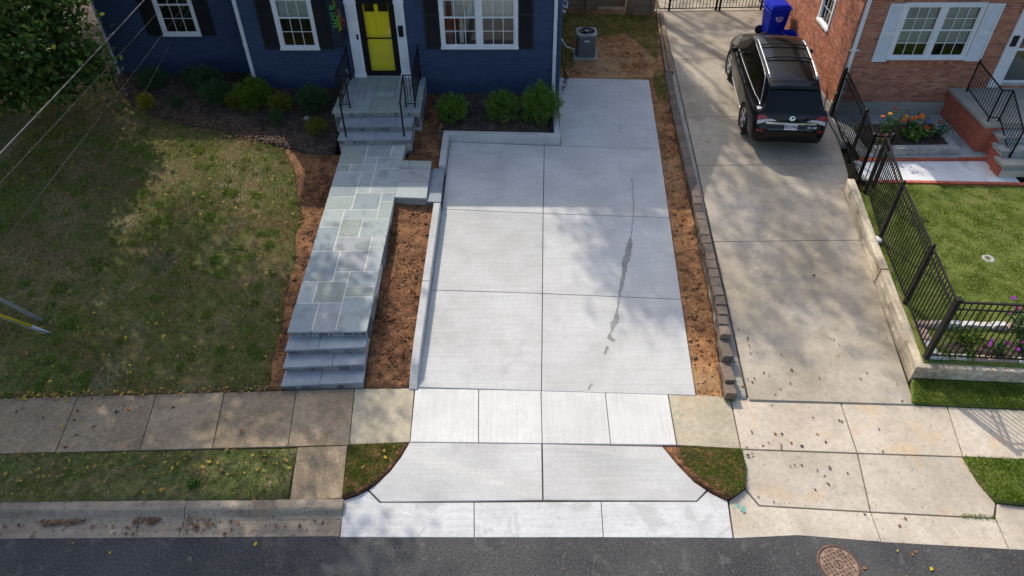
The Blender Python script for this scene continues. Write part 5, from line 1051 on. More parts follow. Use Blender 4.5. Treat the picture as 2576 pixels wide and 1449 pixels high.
# top with round fan opening
n = 32; g = G(); outer = []; W_ = .30
for k in range(n):
    a = 2 * math.pi * k / n; c, d = math.cos(a), math.sin(a); r_ = min(W_ / max(abs(c), 1e-6), W_ / max(abs(d), 1e-6)); r_ = min(r_, W_ * 1.27); outer.append((c * r_, d * r_))
g.add([(x, y, .645) for x, y in outer] + [(x, y, .70) for x, y in outer] + [(.245 * math.cos(2 * math.pi * k / n), .245 * math.sin(2 * math.pi * k / n), .715) for k in range(n)] + [(.235 * math.cos(2 * math.pi * k / n), .235 * math.sin(2 * math.pi * k / n), .60) for k in range(n)], [(r_ * n + k, r_ * n + (k + 1) % n, (r_ + 1) * n + (k + 1) % n, (r_ + 1) * n + k) for r_ in range(3) for k in range(n)]); g.build("top_cover", "ac_light", ac)
G().lathe([(0, .664), (.23, .664), (.23, .667), (0, .667)], 24).build("fan_well", "rubber", ac)
g = G()
for r_ in np.linspace(.05, .235, 9): g.tube([(r_ * math.cos(2 * math.pi * k / 28), r_ * math.sin(2 * math.pi * k / 28), .722) for k in range(29)], .0022, 4, False)
for k in range(8): a = 2 * math.pi * k / 8; g.bar((0, 0, .72), (.24 * math.cos(a), .24 * math.sin(a), .72), .005, .004)
stuff(g.build("fan_grille", "black_metal", ac)); G().lathe([(0, .69), (.06, .69), (.06, .726), (0, .73)], 18).build("fan_hub", "ac_light", ac)
for k in range(3):
    a = 2 * math.pi * k / 3 + .4; g = G(); vs = [(.05 * math.cos(a), .05 * math.sin(a), .675), (.05 * math.cos(a + .8), .05 * math.sin(a + .8), .69), (.21 * math.cos(a + .8), .21 * math.sin(a + .8), .695), (.215 * math.cos(a + .35), .215 * math.sin(a + .35), .685), (.2 * math.cos(a - .05), .2 * math.sin(a - .05), .675)]; g.add(vs, [(0, 4, 3, 2, 1)]).build("fan_blade", "ac_grey", ac)
g = G(); g.box(-.075, .075, -.286, -.281, .50, .535); g.build("name_badge", "white_plastic", ac, bevel=.004)
tag(G().tube([(1.36, 20.9, 1.95), (1.5, 20.75, 1.85), (1.7, 20.55, 1.62), (1.95, 20.5, 1.55)], .02, 8).build("refrigerant_line", "white_plastic", None, True), "pale curved pipe from blue wall to the air conditioner", "pipe")
sc = thing("security_camera", "white security camera with solar panel on the blue house corner", "camera", (1.38, 19.55, 3.05))
g = G(); g.lathe([(0, -.06), (.035, -.06), (.045, 0), (.035, .07), (0, .075)], 14, (.12, -.05, 0), 'y'); g.tube([(0, .05, .03), (.06, .03, .04), (.11, -.02, .02)], .02, 8); g.build("camera_body", "white_plastic", sc, True); G().lathe([(0, -.068), (.028, -.068), (.028, -.06), (0, -.06)], 12, (.12, -.05, 0), 'y').build("lens", "rubber", sc)
p_ = G().box(-.09, .09, -.12, .12, 0, .012).build("solar_panel", "solar_panel", sc); p_.location = (.13, .05, .20); p_.rotation_euler = (R(20), R(28), 0)
f_ = G()
for a, b in (((-.095, -.125), (.095, -.125)), ((.095, -.125), (.095, .125)), ((.095, .125), (-.095, .125)), ((-.095, .125), (-.095, -.125))): f_.bar((a[0], a[1], .006), (b[0], b[1], .006), .014, .016)
f_.build("panel_frame", "white_plastic", p_); G().tube([(.05, .05, .05), (.10, .05, .19)], .01, 6).build("bracket", "white_plastic", sc)
hz = thing("hanging_cable", "black cable bundle hanging on the blue corner by the driveway", "cable", (1.37, 18.35, 0))
for k in range(4):
    x = .03 + .02 * k; pts = [(x, .02 * k, 2.25 - .08 * k)]
    for q in range(13): t = q / 12; pts.append((x + .02 + .14 * math.sin(math.pi * t) * (1 if k % 2 else .6), -.12 + .28 * t + .05 * k, 2.2 - (1.0 - .12 * k) * math.sin(math.pi * (t * .5 + .05 * k)) ))
    G().tube(pts, .011, 6).build("loop", "rubber", hz, True)
tag(G().tube([(1.19, 17.9, 1.36), (1.10, 17.2, 1.34), (1.07, 16.5, 1.34), (1.06, 16.15, 1.32)], .05, 12).build("drain_pipe", "rubber", None, True), "black corrugated drain pipe lying in the boxwood bed", "pipe")
# wooden back fence, iron back gate
wf = thing("wooden_fence", "brown board fence and gate closing the side yard", "fence")
for i in range(8):
    z = 1.5 + i * .15
    G().box(1.40, 2.86, 23.78, 23.81, z + .003, z + .147).build("board", "fence_wood", wf); G().box(3.96, 4.72, 23.40, 23.43, z + .003, z + .147).build("board", "fence_wood", wf); G().box(2.98, 3.90, 24.0, 24.03, z + .003, z + .147).build("board", "fence_wood", wf)
for x, y in ((1.75, 23.74), (2.60, 23.72), (2.92, 23.9), (3.90, 23.36), (4.02, 23.36), (4.70, 23.36)): G().box(x - .06, x + .06, y - .05, y + .05, 1.42, 2.9).build("post", "fence_wood", wf)
bgate = fence("tall black iron gate across the top of the old driveway", [(5.0, 23.62, z_ndrive(23.6)), (5.3, 23.62, z_ndrive(23.6)), (6.86, 23.64, z_ndrive(23.6)), (6.98, 23.64, z_ndrive(23.6)), (8.36, 23.66, z_ndrive(23.6)), (8.54, 23.66, z_ndrive(23.6))], 1.55, posts=[1, 2, 3, 4], name="iron_gate", mat="black_metal"); bgate['category'] = "gate"; del bgate['group']

# ------------------------------------------------------------------ street iron, marks
mh = thing("manhole_cover", "rusty round manhole cover lettered S in the asphalt", "manhole", (4.97, 5.21, 0))
MR = .315
G().lathe([(MR - .035, .006), (MR - .033, .014), (MR, .014), (MR + .008, .003)], 48).build("frame_ring", "rust_iron", mh, True); lid = G().lathe([(0, -.01), (0, .005), (MR - .034, .005), (MR - .034, -.01)], 48).build("lid", "dusty_iron", mh)
lug = G(); c = .1
for i in range(-5, 6):
    for j in range(-5, 6):
        x, y = i * .058, j * .058
        if math.hypot(x, y) > MR - .065 or math.hypot(x, y) < .085: continue
        if (i * i + j * j) in (20, 25, 13) and (i + j) % 2 and abs(i) != abs(j): lug.lathe([(.019, .004), (.019, .011), (0, .011)], 10, (x, y, 0)); continue
        for s in (-.011, .011):
            if (i + j) % 2: lug.box(x + s - .0045, x + s + .0045, y - .02, y + .02, .004, .012)
            else: lug.box(x - .02, x + .02, y + s - .0045, y + s + .0045, .004, .012)
stuff(lug.build("lugs", "rust_iron", lid)); G().lathe([(.056, .004), (.056, .013), (.072, .013), (.072, .004)], 28).build("centre_ring", "rust_iron", lid)
ob("letter_S", text_mesh("S", .10, .004, .002), "rust_iron", lid).location = (0, -.003, .010)
mh.rotation_euler = (0, 0, .35)
def splash(name, label, x, y, r_, mat, zf, n=5):
    g = G()
    for _ in range(n):
        cx, cy = x + random.uniform(-r_, r_), y + random.uniform(-r_, r_); q = random.uniform(.25, .6) * r_; k = 9; vs = [(cx + q * random.uniform(.4, 1) * math.cos(2 * math.pi * i / k), cy + q * random.uniform(.4, 1) * math.sin(2 * math.pi * i / k), zf + .0012 * len(g.f)) for i in range(k)]; g.add(vs, [tuple(range(k))])
    o = g.build(name, mat); return structure(o, label)
for x, y in ((-3.27, 8.28), (-3.26, 8.14), (-3.2, 7.86)): splash("paint_mark", "small orange survey mark on the sidewalk", x, y, .025, "orange_paint", z_walk(y) + .007, 4)
splash("paint_mark", "teal survey mark on the old gutter slab", 3.66, 6.12, .09, "teal_paint", z_apron(6.12) + .008, 7)
# ------------------------------------------------------------------ poles and wires
up_ = thing("utility_pole", "wooden utility pole across the street carrying service wires", "pole", (-4.2, -3.2, 0)); G().tube([(0, 0, -.5), (0, 0, 9.2)], [.16, .11], 14).build("shaft", "pole_wood", up_, True); G().bar((-.9, 0, 8.4), (.9, 0, 8.4), .1, .12).build("crossarm", "pole_wood", up_)
up2 = thing("utility_pole", "wooden utility pole left of the lawn holding guy wires", "pole", (-13.05, 9.0, .3)); G().tube([(0, 0, -.5), (0, 0, 9.5)], [.16, .11], 14).build("shaft", "pole_wood", up2, True)
def wire(a, b, sag, r_, label, mat="wire_cable", twist=False):
    a, b = Vector(a), Vector(b); pts = []
    for k in range(25): t = k / 24; p = a.lerp(b, t); p.z -= sag * 4 * t * (1 - t); pts.append(p)
    o = G().tube(pts, r_, 6).build("overhead_wire", mat, None, True); return tag(o, label, "wire", "service wires from pole to blue house")
wire((-7.02, 18.2, 5.68), (-4.15, -3.1, 7.44), .12, .009, "thick pale twisted service cable crossing the upper left corner"); wire((-6.95, 18.15, 5.28), (-4.12, -3.1, 7.38), .10, .0035, "thin cable running just beside the thick service cable", "thin_wire"); wire((-6.9, 18.1, 5.04), (-4.2, -3.1, 6.6), .05, .0032, "thin grey wire passing the left window over the lawn", "thin_wire"); wire((-6.88, 18.1, 5.2), (-4.2, -3.1, 5.22), .05, .0022, "faintest wire crossing the lawn towards lower left", "thin_wire")
GZ1, GZ2 = 4.53, 6.64
for (a, col, w, lab, L, gz) in (((-9.22, 9.97, .42), "yellow_plastic", .028, "guy wire with yellow plastic guard anchored in the lawn", 3.0, GZ1), ((-9.48, 10.27, .46), "galvanized", .038, "guy wire in thick grey guard tube at lawn edge", 3.2, GZ2)):
    t = thing("guy_wire", lab, "guy wire", a); d = (Vector((-13.0, 9.0, gz)) - Vector(a)); u = d.normalized()
    G().tube([(0, 0, -.1), tuple(d)], .007, 6).build("cable", "galvanized", t); G().tube([tuple(u * .28), tuple(u * L)] if col == "yellow_plastic" else [tuple(u * .02), tuple(u * L)], w, 10).build("guard", col, t, True)
    if col == "yellow_plastic": G().tube([tuple(-u * .12), tuple(u * .12), tuple(u * .34)], [.014, .02, .034], 8).build("anchor_rod", "galvanized", t, True)

# ------------------------------------------------------------------ vegetation
def leaf_quads(P, size, seed, up_bias=.3, aspect=.6, axis=None):
    """one rhombic leaf (two triangles folded along the midrib) for each point"""
    r = np.random.default_rng(seed); n = len(P)
    d = r.normal(size=(n, 3)) if axis is None else axis + r.normal(size=(n, 3)) * .55
    d /= np.linalg.norm(d, axis=1)[:, None]; q = r.normal(size=(n, 3)); q[:, 2] += up_bias * 3
    s = np.cross(d, q); s /= np.linalg.norm(s, axis=1)[:, None] + 1e-9; nn = np.cross(s, d)
    L = size * r.uniform(.7, 1.3, n)[:, None]; w = L * aspect / 2
    V = np.stack([P, P + d * L * .45 + s * w + nn * L * .08, P + d * L, P + d * L * .45 - s * w + nn * L * .08], 1).reshape(-1, 3)
    k = np.arange(n)[:, None] * 4; F = np.concatenate([k + [0, 1, 2], k + [0, 2, 3]], 1).reshape(-1, 3); return V, F
def shadow_of(c): return c[:, 0] + .505 * (c[:, 2] - .9), c[:, 1] - .870 * (c[:, 2] - .9)
def left_keep(c):
    x, y = shadow_of(c); r = np.random.default_rng(5).random(len(c)); k = np.ones(len(c), bool)
    k &= ~((x > -3.4) & (y > 6.6) & (y < 8.8)); k &= ~((x > -2.9) & (y > 6.6)); k &= ~((x > -5.0) & (x < -2) & (y > 11.3) & (y < 14.6))
    k &= ~((x > -11.0) & (x < -4.4) & (y > 12.0) & (y < 17.0) & (r < .90)); k &= ~((x > -6.2) & (x < -1.6) & (y > 7) & (y < 8.7) & (r < .72)); k &= ~(x > -2.6)
    k &= ~((c[:, 1] > 18.3) & (c[:, 0] > -13.2) & (c[:, 2] < 6.2)); return k  # crowns thinned so that chosen walk and lawn areas stay sunlit
def back_keep(c):
    x, y = shadow_of(c); r = np.random.default_rng(6).random(len(c)); k = np.ones(len(c), bool)
    k &= ~((x < 1.6) & (y < 13.6)); k &= ~((x < 3.7) & (y < 10.2)); k &= ~((x > 7.9) & (y < 14.3) & (r < .75)); k &= ~(y < 8.9); k &= ~((y < 10.5) & (r < .6)); return k  # drops clusters whose shadow would land on ground kept in sun
def from_shadow(spots, z0, z1, seed):
    r = np.random.default_rng(seed); z = r.uniform(z0, z1, len(spots)); s = np.array(spots); return np.stack([s[:, 0] - .505 * (z - .9), s[:, 1] + .870 * (z - .9), z], 1)  # extra crown clusters added where they shade the given ground spots
def tree(name, label, base, height, crown_c, crown_r, clusters, per, leaf, seed, mat="maple_leaves", trunk_r=.2, csize=.55, group=None, keep=None, extra=None):
    r = np.random.default_rng(seed); t = thing(name, label, "tree", base, 0, group); g = G(); cc = np.array(crown_c); cr_ = np.array(crown_r)
    top = (crown_c[0] * .6, crown_c[1] * .6, height * .8); trunk_pts = [(0, 0, -.3), (top[0] * .15, top[1] * .1, height * .25), (top[0] * .5, top[1] * .5, height * .5), top]; g.tube(trunk_pts, [trunk_r * 1.25, trunk_r, trunk_r * .65, trunk_r * .2], 10)
    dirs = r.normal(size=(clusters, 3)); dirs /= np.linalg.norm(dirs, axis=1)[:, None]; rad = r.uniform(.35, 1.0, clusters) ** .6
    cen = cc + dirs * rad[:, None] * cr_
    if keep is not None: cen = cen[keep(cen + np.array(base))]
    if extra is not None: cen = np.concatenate([cen, extra - np.array(base)])
    pts = []
    for c in cen:
        f = min(.95, max(.12, (c[2] / height) * .75)); f *= .8; i = min(2, int(f * 3)); a = np.array(trunk_pts[i]); b = np.array(trunk_pts[i + 1]); s = a + (b - a) * (f * 3 - i)
        m = (s + c) / 2 + np.array([0, 0, .12 * np.linalg.norm(c - s)]); g.tube([tuple(s), tuple(m), tuple(c)], [trunk_r * .22, trunk_r * .13, .012], 5, False)
        k = r.poisson(per); off = r.normal(size=(k, 3)) * csize * np.array([1, 1, .55]); pts.append(c + off)
    g.build("trunk", "bark", t, True); P = np.concatenate(pts); V, F = leaf_quads(P, leaf, seed + 1, .5, .75); ob("crown", raw_mesh("crown", V, F, mat), None, t); return t
# the large tree left of the lawn: seen in the top left corner, shading lawn and sidewalk
tree("maple_tree", "large leafy tree left of the house with branches hanging low over lawn", (-14.2, 17.6, 1.2), 15, (1.2, .2, 8.6), (4.6, 4.4, 5.6), 190, 150, .15, 3, trunk_r=.28, csize=.44, keep=left_keep)
tree("maple_tree", "leafy tree with low branches in the top left corner", (-14.2, 18.0, 1.4), 6.2, (1.4, -1.3, 2.35), (3.0, 2.4, 1.9), 165, 125, .16, 5, trunk_r=.12, csize=.30, keep=lambda c: (c[:, 0] < -11.0) | (c[:, 1] < 18.2))
tree("shade_tree", "tall tree left of the frame shading the street and kerb", (-15.0, 13.2, .8), 16, (2.2, .6, 11), (4.2, 4.2, 4.0), 105, 120, .17, 11, "canopy_leaves", .26, .48, "tall trees outside the picture", left_keep, from_shadow([(-4.1, 10.6), (-3.6, 10.1), (-3.9, 9.6), (-3.2, 10.7), (-3.3, 9.4), (-4.2, 9.1), (-3.0, 10.0), (-3.9, 11.2), (-3.5, 8.9), (-3.3, 8.5), (-2.9, 6.1), (-3.1, 5.7), (-1.9, 4.6), (-2.6, 4.5), (-3.2, 5.0)], 9, 13, 14))
DS = [(2.5, 12.7), (2.9, 12.3), (3.2, 11.9), (2.6, 11.9), (2.3, 11.2), (2.7, 11.0), (3.4, 12.8), (3.3, 11.2), (2.0, 12.4), (3.5, 10.7), (2.05, 12.9), (3.0, 13.0), (2.45, 11.5)]
tree("shade_tree", "tall tree behind the blue house dappling the old driveway", (-3.5, 31.0, 1.6), 22, (.6, -1.4, 14.5), (5.2, 4.6, 5.2), 17, 130, .19, 17, "canopy_leaves", .32, .40, "tall trees outside the picture", back_keep, from_shadow(DS, 14, 18, 3))
NS = [(4.9, 10.3), (5.7, 10.9), (6.9, 11.0), (7.2, 12.3), (5.0, 12.6), (6.3, 12.0), (6.7, 13.9), (5.3, 14.1), (7.6, 13.3), (5.2, 17.4), (5.6, 20.4), (7.0, 21.9), (5.9, 13.2), (7.0, 9.6)]
tree("shade_tree", "second tall tree behind the blue house", (-1.2, 33.5, 1.6), 22, (.2, -.8, 14.5), (4.8, 4.6, 5.5), 8, 120, .19, 19, "canopy_leaves", .32, .40, "tall trees outside the picture", back_keep, from_shadow(NS, 14, 19, 4))
tree("shade_tree", "tall tree behind the gap between both houses", (5.5, 38, 1.6), 19, (.0, .0, 12.5), (4.5, 4.5, 5.0), 50, 110, .20, 23, "canopy_leaves", .32, .6, "tall trees outside the picture", back_keep)
LS = [(x, y) for x in (-13.5, -12.7, -11.9, -11.1, -10.3) for y in (16.6, 17.4, 18.2, 19.0, 20.0, 21.0)]  # shade spots for the clusters added over the side path
tree("shade_tree", "tree beside the wing shading the side path", (-16.0, 24.0, 1.5), 10, (.6, .0, 5.5), (2.4, 2.4, 2.5), 30, 120, .19, 29, "canopy_leaves", .2, .45, "tall trees outside the picture", None, from_shadow(LS, 5.5, 8.5, 8))

def shrub(label, x, y, z, rx, rz, n, leaf, mat, seed, upright=.5, name="shrub", group=None, lumpy=.30):
    r = np.random.default_rng(seed); t = thing(name, label, "shrub", (x, y, z), 0, group); g = G()
    for k in range(9):
        a = 2 * math.pi * k / 9; g.tube([(0, 0, -.05), (rx * .35 * math.cos(a), rx * .35 * math.sin(a), rz * .7), (rx * .7 * math.cos(a), rx * .7 * math.sin(a), rz * 1.3)], [.014, .01, .004], 5, False)
    g.build("stem", "bark", t)
    d = r.normal(size=(n, 3)); d /= np.linalg.norm(d, axis=1)[:, None]; d[:, 2] = np.where(d[:, 2] < -.75, -d[:, 2], d[:, 2])
    lump = 1 + lumpy * (np.sin(d[:, 0] * 5 + seed) * np.cos(d[:, 1] * 6 - seed) + .6 * np.sin(d[:, 2] * 9 + d[:, 0] * 7)); sp = r.random(n); rad = np.where(sp < .8, r.uniform(.74, 1.04, n), r.uniform(.40, .85, n)) * lump
    P = d * rad[:, None] * np.array([rx, rx, rz]) + np.array([0, 0, rz * .95]); ax = d + np.array([0, 0, upright]); V, F = leaf_quads(P, leaf, seed + 5, .2, .5, ax)
    m = r.random(140); k = 140; d2 = d[:k]; d2[:, 2] = abs(d2[:, 2]) * .8 + .2; base = d2 * np.array([rx, rx, rz]) * .95 + np.array([0, 0, rz * .95]); pts = []; axs = []
    for q in range(5): pts.append(base + (d2 + np.array([0, 0, upright])) * (leaf * .36 * q)); axs.append(d2 + np.array([0, 0, upright * 1.2]))
    V2, F2 = leaf_quads(np.concatenate(pts), leaf * .8, seed + 9, .2, .45, np.concatenate(axs)); ob("foliage", raw_mesh("foliage", np.concatenate([V, V2]), np.concatenate([F, F2 + len(V)]), mat), None, t); return t
bxg = "boxwoods in the concrete edged bed"
shrub("smallest round green boxwood beside the porch", -1.50, 16.82, 1.27, .345, .31, 4600, .05, "boxwood_leaves", 31, .8, "boxwood", bxg); shrub("middle round green boxwood of the concrete edged bed", -.20, 16.85, 1.28, .36, .345, 5000, .05, "boxwood_leaves", 32, .8, "boxwood", bxg); shrub("largest round green boxwood next to the driveway corner", .80, 16.80, 1.28, .47, .43, 7200, .05, "boxwood_leaves", 33, .8, "boxwood", bxg)
sg_ = "shrubs in the mulch bed"
for (lab, x, y, rx, rz, n, lf, mt) in (("small golden shrub alone at lawn edge of the mulch bed", -9.70, 17.40, .20, .21, 1500, .045, "gold_shrub_leaves"), ("dark low shrub under the left window", -9.85, 18.4, .38, .26, 2200, .055, "dark_shrub_leaves"), ("tiny dark seedling shrub in the mulch", -8.9, 17.45, .15, .12, 500, .045, "dark_shrub_leaves"), ("dark shrub close to the recessed blue wall", -8.75, 18.55, .30, .24, 1500, .05, "dark_shrub_leaves"), ("dark green shrub in the recessed corner of the wall", -8.25, 18.2, .42, .36, 3200, .05, "dark_shrub_leaves"), ("rounded dark green shrub before the recessed corner", -7.85, 17.6, .42, .34, 3200, .05, "dark_shrub_leaves"), ("bright lime shrub beside the left downspout", -6.80, 17.45, .50, .40, 5200, .055, "lime_shrub_leaves"), ("small olive shrub touching the lime shrub", -7.30, 17.42, .26, .22, 1500, .045, "olive_shrub_leaves"), ("round olive yellow shrub in the middle of the mulch bed", -6.05, 17.2, .33, .27, 2600, .045, "olive_shrub_leaves"), ("round dark green shrub left of the porch", -5.20, 17.2, .43, .40, 4200, .045, "dark_shrub_leaves"), ("small olive shrub at the front edge left of the steps", -4.95, 16.25, .30, .20, 1500, .04, "olive_shrub_leaves"), ("small upright bluish shrub below the olive shrub", -6.05, 16.6, .15, .22, 800, .045, "dark_shrub_leaves")):
    shrub(lab, x, y, zbed(x, y), rx * .84, rz * .82, n, lf, mt, int(abs(x * 100 + y * 10)), .6, "shrub", sg_)
bag = thing("plastic_bag", "crumpled shiny black bag between two shrubs in the mulch", "bag", (-5.75, 17.75, 1.42)); r = np.random.default_rng(77); g = G(); g.lathe([(.0, 0), (.16, .01), (.23, .08), (.20, .17), (.10, .23), (0, .24)], 18); g.v = [(x * (1 + .25 * math.sin(9 * z * 5 + x * 17)) + r.normal() * .015, y * (1 + .2 * math.cos(y * 21)) + r.normal() * .015, z + r.normal() * .012) for x, y, z in g.v]; g.build("bag_body", "car_paint", bag)
st_ = G().lathe([(0, 0), (.07, .01), (.09, .045), (.06, .08), (0, .09)], 12, (-5.33, 16.85, 1.32)); tag(st_.build("stone", "stone_pale", None, True), "single pale stone lying in the mulch below the dark shrub", "stone")
tag(G().tube([(-6.55, 16.72, 1.40), (-6.42, 16.5, 1.33), (-6.36, 16.4, 1.30)], .035, 10).build("drain_outlet", "rubber", None, True), "short black drain outlet poking out of the mulch", "pipe")

# flowers in the raised bed and front bed
def plant(label, x, y, z, h, spread, nst, nleaf, leaf, flowers, seed, mat="garden_leaves", name="flower_plant"):
    r = np.random.default_rng(seed); t = thing(name, label, "plant", (x, y, z)); g = G(); pts = []; tips = []
    for k in range(nst):
        a = r.uniform(0, 2 * math.pi); q = spread * r.uniform(.15, 1); hh = h * r.uniform(.55, 1.05); tip = (q * math.cos(a), q * math.sin(a), hh); mid = (tip[0] * .4, tip[1] * .4, hh * .6); g.tube([(0, 0, -.03), mid, tip], [.007, .005, .003], 5, False); tips.append(tip)
        for f in r.uniform(.15, 1.0, max(1, nleaf // nst)): b = np.array([0, 0, 0]) * (1 - f) ** 2 + 2 * f * (1 - f) * np.array(mid) + f * f * np.array(tip); pts.append(b + r.normal(size=3) * .035)
    g.build("stem", "dark_shrub_leaves", t); V, F = leaf_quads(np.array(pts), leaf, seed, .6, .6); ob("foliage", raw_mesh("foliage", V, F, mat), None, t)
    for k, (fm, fr) in enumerate(flowers):
        tip = tips[k % len(tips)]; fg = G()
        for layer, (n, rr_, up_a) in enumerate(((10, 1.0, .15), (8, .72, .5), (6, .42, .9))):
            for j in range(n):
                a = 2 * math.pi * (j + .5 * layer) / n + r.uniform(-.1, .1); c, s = math.cos(a), math.sin(a); L = fr * rr_; w = L * .34; zz = up_a * L * .6
                fg.add([(0, 0, .004 * layer), (c * L * .6 - s * w, s * L * .6 + c * w, zz * .7), (c * L, s * L, zz), (c * L * .6 + s * w, s * L * .6 - c * w, zz * .7)], [(0, 3, 2, 1)])
        o = fg.build("flower_head", fm, t); o.location = (tip[0], tip[1], tip[2] + .01); o.rotation_euler = (r.uniform(-.1, .6), r.uniform(-.4, .4), 0)
fo = lambda *a: [(m, s) for m, s in a]
plant("tall sparse plant with orange dahlias at the raised bed corner", 9.35, 15.75, 1.26, .85, .42, 14, 260, .075, fo(("petal_orange", .075), ("petal_red", .07), ("petal_amber", .06), ("petal_orange", .06)), 41)
plant("leafy plant with two large orange dahlias in the bed middle", 9.85, 15.75, 1.26, .62, .32, 12, 260, .09, fo(("petal_orange", .085), ("petal_amber", .08), ("petal_orange", .08), ("petal_maroon", .09)), 42)
plant("broad leaved plant with dull maroon flower clusters", 10.05, 15.6, 1.26, .36, .34, 14, 240, .12, fo(("petal_maroon", .09), ("petal_maroon", .08), ("petal_red", .07)), 43, "boxwood_leaves")
plant("plant with two violet blooms right of the maroon flowers", 10.35, 15.75, 1.26, .45, .28, 10, 200, .075, fo(("petal_violet", .06), ("petal_violet", .055), ("petal_orange", .065)), 44)
plant("bushy rose with one red bloom at the right end of the bed", 10.68, 15.65, 1.26, .55, .30, 12, 260, .06, fo(("petal_red", .065),), 45, "dark_shrub_leaves")
plant("trailing plant with orange blooms spilling over the bed front edge", 9.25, 15.32, 1.26, .26, .34, 12, 200, .06, fo(("petal_orange", .06), ("petal_red", .06), ("petal_orange", .05), ("petal_orange", .045)), 46)
plant("large bush with magenta blooms behind the front iron fence", 9.45, 9.05, .74, .80, .60, 26, 900, .075, fo(*[("petal_magenta", .055)] * 6, ("petal_purple", .05), ("petal_purple", .05)), 47)
plant("low plant with purple blooms touching the front fence", 8.92, 8.86, .74, .30, .26, 14, 320, .055, fo(*[("petal_purple", .05)] * 5), 48)
plant("low pale leaved ground plant behind the fence corner", 8.55, 9.2, .74, .16, .40, 16, 420, .06, [], 49, "lime_shrub_leaves"); plant("small weedy clump at foot of the corner fence post", 7.98, 8.86, .72, .09, .26, 14, 260, .045, [], 50, "lime_shrub_leaves"); plant("weedy clump along the front edging stones", 8.4, 8.84, .72, .10, .28, 14, 260, .045, [], 51, "lime_shrub_leaves")
plant("clover clump in the grass verge", -5.35, 6.62, .17, .08, .16, 14, 160, .045, [], 52, "boxwood_leaves", "weed")
tag(G().lathe([(.05, -.03), (.055, .008), (.09, .018), (.12, .012), (.14, -.01)], 18, (10.05, 11.45, z_rlawn(11.45))).build("stone_ring", "stone_pale", None, True), "pale stone ring round a hole in the right lawn", "stone")

# ------------------------------------------------------------------ grass blades and fallen leaves
def grass(name, poly, zf, density, h, mat, label, seed, edge=None, keep=None, w=.012):
    r = np.random.default_rng(seed); xs_, ys_ = [p[0] for p in poly], [p[1] for p in poly]; n = int((max(xs_) - min(xs_)) * (max(ys_) - min(ys_)) * density)
    x = r.uniform(min(xs_), max(xs_), n); y = r.uniform(min(ys_), max(ys_), n); m = inpoly(x, y, poly)
    if keep is not None: m &= keep(x, y, r)
    x, y = x[m], y[m]; n = len(x); z = np.interp(y, *zf); hh = h * r.uniform(.5, 1.25, n); a = r.uniform(0, 2 * np.pi, n); lean = r.uniform(.1, .9, n); b = r.uniform(0, 2 * np.pi, n); ww = w * r.uniform(.7, 1.4, n)
    P = np.stack([x, y, z - .008], 1); s = np.stack([np.cos(a) * ww / 2, np.sin(a) * ww / 2, np.zeros(n)], 1); t = np.stack([np.cos(b) * lean * hh, np.sin(b) * lean * hh, hh], 1)
    V = np.stack([P - s, P + s, P + t], 1).reshape(-1, 3); F = np.arange(3 * n).reshape(-1, 3); o = ob(name, raw_mesh(name, V, F, mat), None); return stuff(o, label, "grass")
LZ = ([8.5, 9.2, 17.2, 19.4, 30], [.235, .33, 1.32, 1.5, 1.6])
def lawn_keep(x, y, r):
    f = np.sin(x * 1.7 + np.sin(y * 1.3) * 1.5) * np.cos(y * 1.5 + np.sin(x * .9)) + .6 * np.sin(x * 4.1 + y * 3.3); thin = np.clip(.85 - .35 * (f > .7) - np.clip((y - 16.6) * .5, 0, .8) * (x < -8), .05, 1); return (r.random(len(x)) < thin) & (x > -12.6)
grass("grass", lawn_poly, LZ, 2600, .045, "grass_dry", "patchy green and straw coloured lawn grass on the left", 61, keep=lawn_keep)
def clump_keep(x, y, r):
    cx, cy = np.floor(x / .42), np.floor(y / .42); hsh = np.abs(np.sin(cx * 12.9898 + cy * 78.233) * 43758.5453) % 1; ox, oy = (hsh * 7.3) % 1, (hsh * 13.7) % 1; d = np.hypot(x / .42 - cx - ox, y / .42 - cy - oy); return (hsh < .42) & (d < .12 + .3 * ((hsh * 29) % 1)) & (x > -12.6)
grass("weed_clumps", lawn_poly, LZ, 2600, .075, "grass_verge", "darker weed and clover clumps in the left lawn", 73, keep=clump_keep, w=.022)
grass("dry_tufts", lawn_poly, LZ, 1500, .05, "straw", "dry straw coloured tufts in the left lawn", 74, keep=lambda x, y, r: (np.sin(x * 2.3 + 1.3 * np.sin(y * 2.1)) + np.cos(y * 2.7 + x * .8) + r.normal(0, .5, len(x)) > 1.05) & (x > -12.6), w=.016)
grass("grass", [(-4.9, 9), (-4.62, 9.1), (-4.5, 12.5), (-4.7, 13.3), (-5.2, 14.9), (-5.6, 15.2), (-5.5, 12)], ([8.5, 9.2, 17.2], [.25, .345, 1.335]), 500, .04, "grass_dry", "thin grass creeping over red soil edge", 62)
grass("grass", rl, ([8.6, 9.5, 14.1, 15], [.70, .76, .96, 1.0]), 4200, .032, "grass_lush", "short bright green grass of the right lawn", 63, keep=lambda x, y, r: (y > 9.5 - .03 * (x - 7.7)) & (np.hypot(x - 10.05, y - 11.45) > .13))
grass("grass", [(7.24, 8.10), (7.9, 8.04), (12, 7.78), (12, 8.2), (7.44, 8.58)], ([7.7, 8.7], [.22, .38]), 5200, .05, "grass_lush", "grass strip in front of the timber wall", 64)
grass("grass", vl, ([6.3, 7.35], [.16, .19]), 2600, .045, "grass_verge", "leaf strewn verge grass left of the stepping slab", 65, keep=lambda x, y, r: (x > -10) & (r.random(len(x)) < np.where(np.sin(x * 2.1 + 2) + np.sin(y * 5 + x) > .55, .30, .95)))
